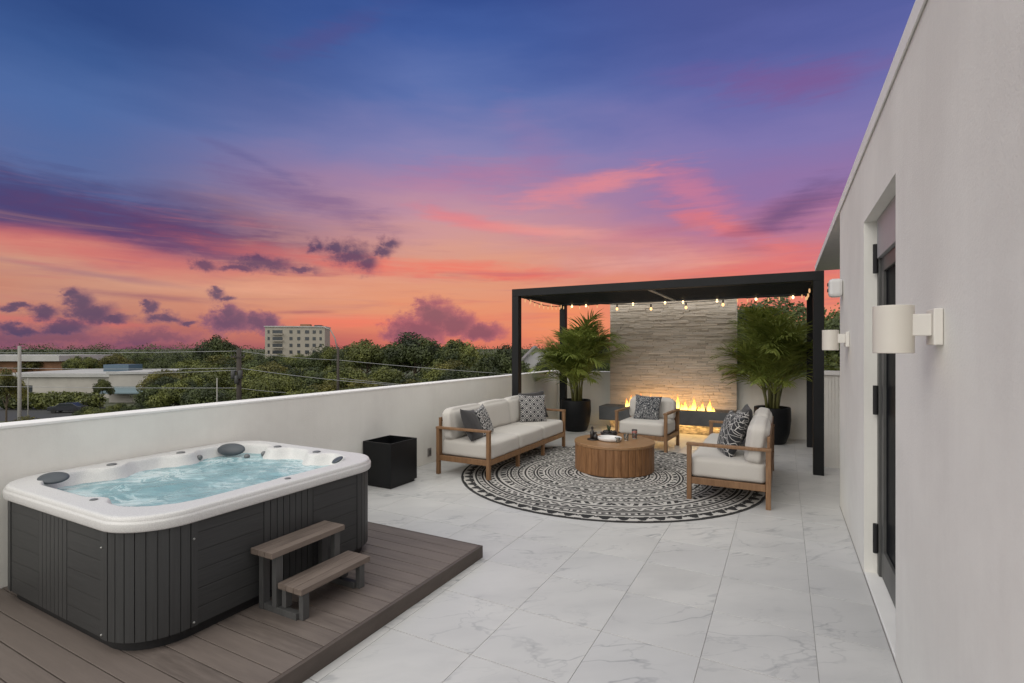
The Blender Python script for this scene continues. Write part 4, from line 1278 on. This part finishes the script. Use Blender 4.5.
boxo('roof', (-.3, wd + .3, -.3, 14.3, h + .002, h + .35), 'roof_flat', t)
bm = newbm(); v_ = [bm.verts.new(p_) for p_ in ((0, -.05, h - 2.2), (wd + .6, -.05, h - 2.2), (wd + .6, -2.2, h - 3.1), (0, -2.2, h - 3.1), (0, -.05, h - 2.4), (wd + .6, -.05, h - 2.4), (wd + .6, -2.2, h - 3.3), (0, -2.2, h - 3.3))]
for q_ in ((0, 1, 2, 3), (7, 6, 5, 4), (3, 2, 6, 7), (0, 3, 7, 4), (1, 5, 6, 2), (0, 4, 5, 1)): bm.faces.new([v_[i] for i in q_])
obj('awning', bm, 'awning', t)
boxo('door', (wd * .75, wd * .85, -.08, -.002, 0, 2.4), 'window_dark', t)
t, wd, h = building('shop_building', 'brown building with a wide white fascia far left beyond the warehouse', 'building', -60, 62, 361, 135, 16, 'bwall_brown')
boxo('roof', (-1, wd + 1, -2, 17, h + .002, h + 1.5), 'roof_flat', t)
for k in range(4): boxo('window', (wd * .55 + k * 3.4, wd * .55 + 2.4 + k * 3.4, -.08, -.002, 1.2, 3.0), 'window_dark', t)
# apartment block
t, wd, h = building('apartment_block', 'cream apartment block with rows of dark windows above the trees', 'building', 265, 322, 327, 235, 14, 'bwall_tan', turn=R(10))
boxo('roof', (-.4, wd + .4, -.4, 14.4, h + .002, h + .5), 'roof_flat', t)
boxo('roof_unit', (wd * .55, wd * .72, 4, 8, h + .502, h + 1.6), 'bwall_brown', t)
boxo('roof_unit', (wd * .80, wd * .93, 3, 7, h + .502, h + 1.2), 'window_dark', t)
for fl in range(6):
    z = h - 2.9 - fl * 3.1
    for xf, ww in ((.06, .9), (.17, 2.4), (.25, 2.0), (.43, 1.3), (.56, 1.3), (.70, 1.8), (.82, 1.4), (.93, 1.0)):
        boxo('window', (wd * xf - ww / 2, wd * xf + ww / 2, -.10, -.002, z, z + 1.5), 'window_dark', t)
    boxo('balcony', (wd * .13, wd * .30, -1.3, -.003, z - .6, z - .1), 'bwall_tan', t)
# grey gabled house seen under the pergola
p_, ang = facing(536, 66)
t = empty('gabled_house', (p_.x, p_.y, GZ), math.atan2(SN, CS)); tag(t, 'grey gabled house glimpsed between the pergola post and the left palm', 'house')
bm = newbm(); hw_, hh, hg, dp = 2.4, 7.2, 9.6, 8
vs_ = [bm.verts.new(q_) for q_ in ((-hw_, 0, 0), (hw_, 0, 0), (hw_, 0, hh), (0, 0, hg), (-hw_, 0, hh), (-hw_, dp, 0), (hw_, dp, 0), (hw_, dp, hh), (0, dp, hg), (-hw_, dp, hh))]
for q_ in ((0, 1, 2, 3, 4), (9, 8, 7, 6, 5), (0, 5, 6, 1), (1, 6, 7, 2), (4, 9, 5, 0)): bm.faces.new([vs_[i] for i in q_])
obj('wall', bm, 'bwall_grey', t)
bm = newbm()
for s_ in (-1, 1):
    e0, e1 = (s_ * (hw_ + .35), hh - .30), (0, hg + .05)
    v_ = [bm.verts.new((x, y, z)) for (x, z) in (e0, e1, (e1[0], e1[1] + .18), (e0[0], e0[1] + .18)) for y in (-.35, dp + .35)]
    for q_ in ((0, 1, 3, 2), (4, 5, 7, 6), (0, 2, 4, 6), (1, 7, 5, 3), (0, 6, 7, 1), (2, 3, 5, 4)): bm.faces.new([v_[i] for i in q_])
obj('roof', bm, 'shingle', t)
for x in (-1.1, 1.1): boxo('window', (x - .4, x + .4, -.06, -.002, hh - 1.6, hh - .3), 'window_dark', t)
# car park strip and parked car
p_ = far(60, 413, 76)
bm = newbm(); a = math.atan2(SN, CS)
for cx_, cy_ in ((-40, -9), (26, -9), (26, 7), (-40, 7)):
    bm.verts.new((p_.x + cx_ * math.cos(a) - cy_ * math.sin(a), p_.y + cx_ * math.sin(a) + cy_ * math.cos(a), GZ + .02))
bm.faces.new(bm.verts); tag(obj('road', bm, 'asphalt'), kind='structure')
def car(u, d_, label, mat, rz):
    p_ = far(u, 348, d_); t_ = empty('parked_car', (p_.x, p_.y, GZ + .02), rz); tag(t_, label, 'car', 'cars parked below the hedge')
    bm = newbm(); prof = [(-2.2, .35), (-2.2, .85), (-1.9, .98), (-1.3, 1.0), (-.7, 1.42), (.9, 1.45), (1.6, 1.0), (2.15, .9), (2.2, .35)]
    L_ = [bm.verts.new((x, -.85, z)) for x, z in prof]; R2 = [bm.verts.new((x, .85, z)) for x, z in prof]
    bm.faces.new(L_); bm.faces.new(R2[::-1])
    for i in range(len(prof)): bm.faces.new((L_[i], R2[i], R2[(i + 1) % len(prof)], L_[(i + 1) % len(prof)]))
    bmesh.ops.recalc_face_normals(bm, faces=bm.faces); obj('body', bm, mat, t_, .05)
    bm = newbm()
    for s_ in (-1, 1):
        vs2 = [bm.verts.new((x, s_ * .856, z)) for x, z in ((-1.15, 1.03), (-.62, 1.36), (.82, 1.38), (1.35, 1.03))]; bm.faces.new(vs2)
    obj('window', bm, 'window_dark', t_)
    for x in (-1.4, 1.4):
        for s_ in (-1, 1):
            bm = newbm(); add_lathe(bm, [(.33, -.1), (.33, .1)], n=20); bmesh.ops.rotate(bm, verts=bm.verts, cent=(0, 0, 0), matrix=Matrix.Rotation(R(90), 3, 'X'))
            o_ = obj('wheel', bm, 'rubber', t_); o_.location = (x, s_ * .78, .33)
simple('car_white', (.5, .5, .5), .3)
car(68, 76, 'dark parked car below the hedge', 'car_paint', YAW + .2)
car(82, 80, 'pale parked car partly hidden by shrubs right of the dark one', 'car_white', YAW + 1.3)

# poles
def pole(name, label, u, vtop, d_, rad, mat, lean=(0, 0), arms=(), cat='utility pole', vlamp=None):
    p_ = far(u, vtop, d_); h_ = p_.z - GZ; t_ = empty(name, (p_.x, p_.y, GZ), YAW); tag(t_, label, cat)
    bm = newbm(); add_tube(bm, [(0, 0, 0), (lean[0] * .5, lean[1] * .5, h_ * .5), (lean[0], lean[1], h_)], [rad * 1.25, rad * 1.1, rad], 10); obj('pole', bm, mat, t_, smooth=True)
    for zz, ln in arms:
        boxo('crossarm', (-ln, ln, -.06 - rad, -.001 - rad, h_ - zz - .06, h_ - zz + .06), 'pole_wood', t_)
        for x in (-ln * .9, -ln * .45, ln * .45, ln * .9):
            bm = newbm(); add_lathe(bm, [(.05, 0), (.07, .06), (.03, .2)], (x, -.03 - rad, h_ - zz + .061), 8); obj('insulator', bm, 'insulator', t_)
    return t_, p_
t, pA = pole('utility_pole', 'dark wooden utility pole with transformer rising in front of the middle trees', 239, 348, 52, .22, 'pole_wood', arms=((.9, .7),))
for k in range(3):
    bm = newbm(); add_lathe(bm, [(.0, 0), (.2, .01), (.22, .05), (.22, .8), (.16, .86), (.0, .87)], (.36 * (k - 1), -.42, pA.z - GZ - 3.1 - .5 * (k % 2)), 16, cap=False); obj('transformer', bm, 'insulator', t, smooth=True)
t, pB = pole('utility_pole', 'brown utility pole with a curved arm right of the apartment block', 338, 347, 58, .13, 'pole_wood')
bm = newbm(); h_ = pB.z - GZ; add_tube(bm, [(0, 0, h_ - .6), (-.35, 0, h_ + 1.0), (-.9, 0, h_ + 2.0), (-1.5, 0, h_ + 2.2)], .07, 8); obj('arm', bm, 'pole_conc', t, smooth=True)
t, pC = pole('lamp_pole', 'pale concrete pole at the far left in front of the warehouse', 19.5, 346, 48, .13, 'pole_conc')
pole('slim_pole', 'thin pale post among the trees left of the dark utility pole', 217, 378, 50, .05, 'pole_conc', cat='post')
pole('slim_pole', 'thin grey post just right of the pale concrete pole', 28, 378, 60, .05, 'pole_conc', cat='post')
def wire(label, pts, sag):
    bm = newbm(); P_ = [Vector(q_) for q_ in pts]; out = []
    for a, b_ in zip(P_, P_[1:]):
        for k in range(17):
            p2 = a.lerp(b_, k / 16); p2.z -= sag * 4 * (k / 16) * (1 - k / 16)
            if not out or (p2 - out[-1]).length > .01: out.append(p2)
    add_tube(bm, [p2 - out[0] for p2 in out], .022, 4); o_ = obj('overhead_wire', bm, 'wire'); o_.location = out[0]
    tag(o_, label, 'power line', 'overhead wires beyond the parapet')
wire('topmost overhead wire passing the dark pole and the brown pole', [far(-80, 352, 60), far(239, 351, 52), far(338, 360, 58), far(560, 377, 60)], .15)
wire('overhead wire below the topmost one, running right from the dark pole', [far(-80, 366, 56), far(239, 368, 52), far(410, 386, 54)], .2)
wire('overhead wire just under the second, left of the dark pole', [far(-80, 374, 56), far(239, 370, 52)], .3)
wire('lowest overhead wire crossing in front of the trees', [far(-80, 385, 52), far(239, 388, 52), far(300, 393, 56)], .1)
wire('overhead wire running right from the brown pole over the low trees', [far(338, 378, 58), far(520, 392, 60)], .2)
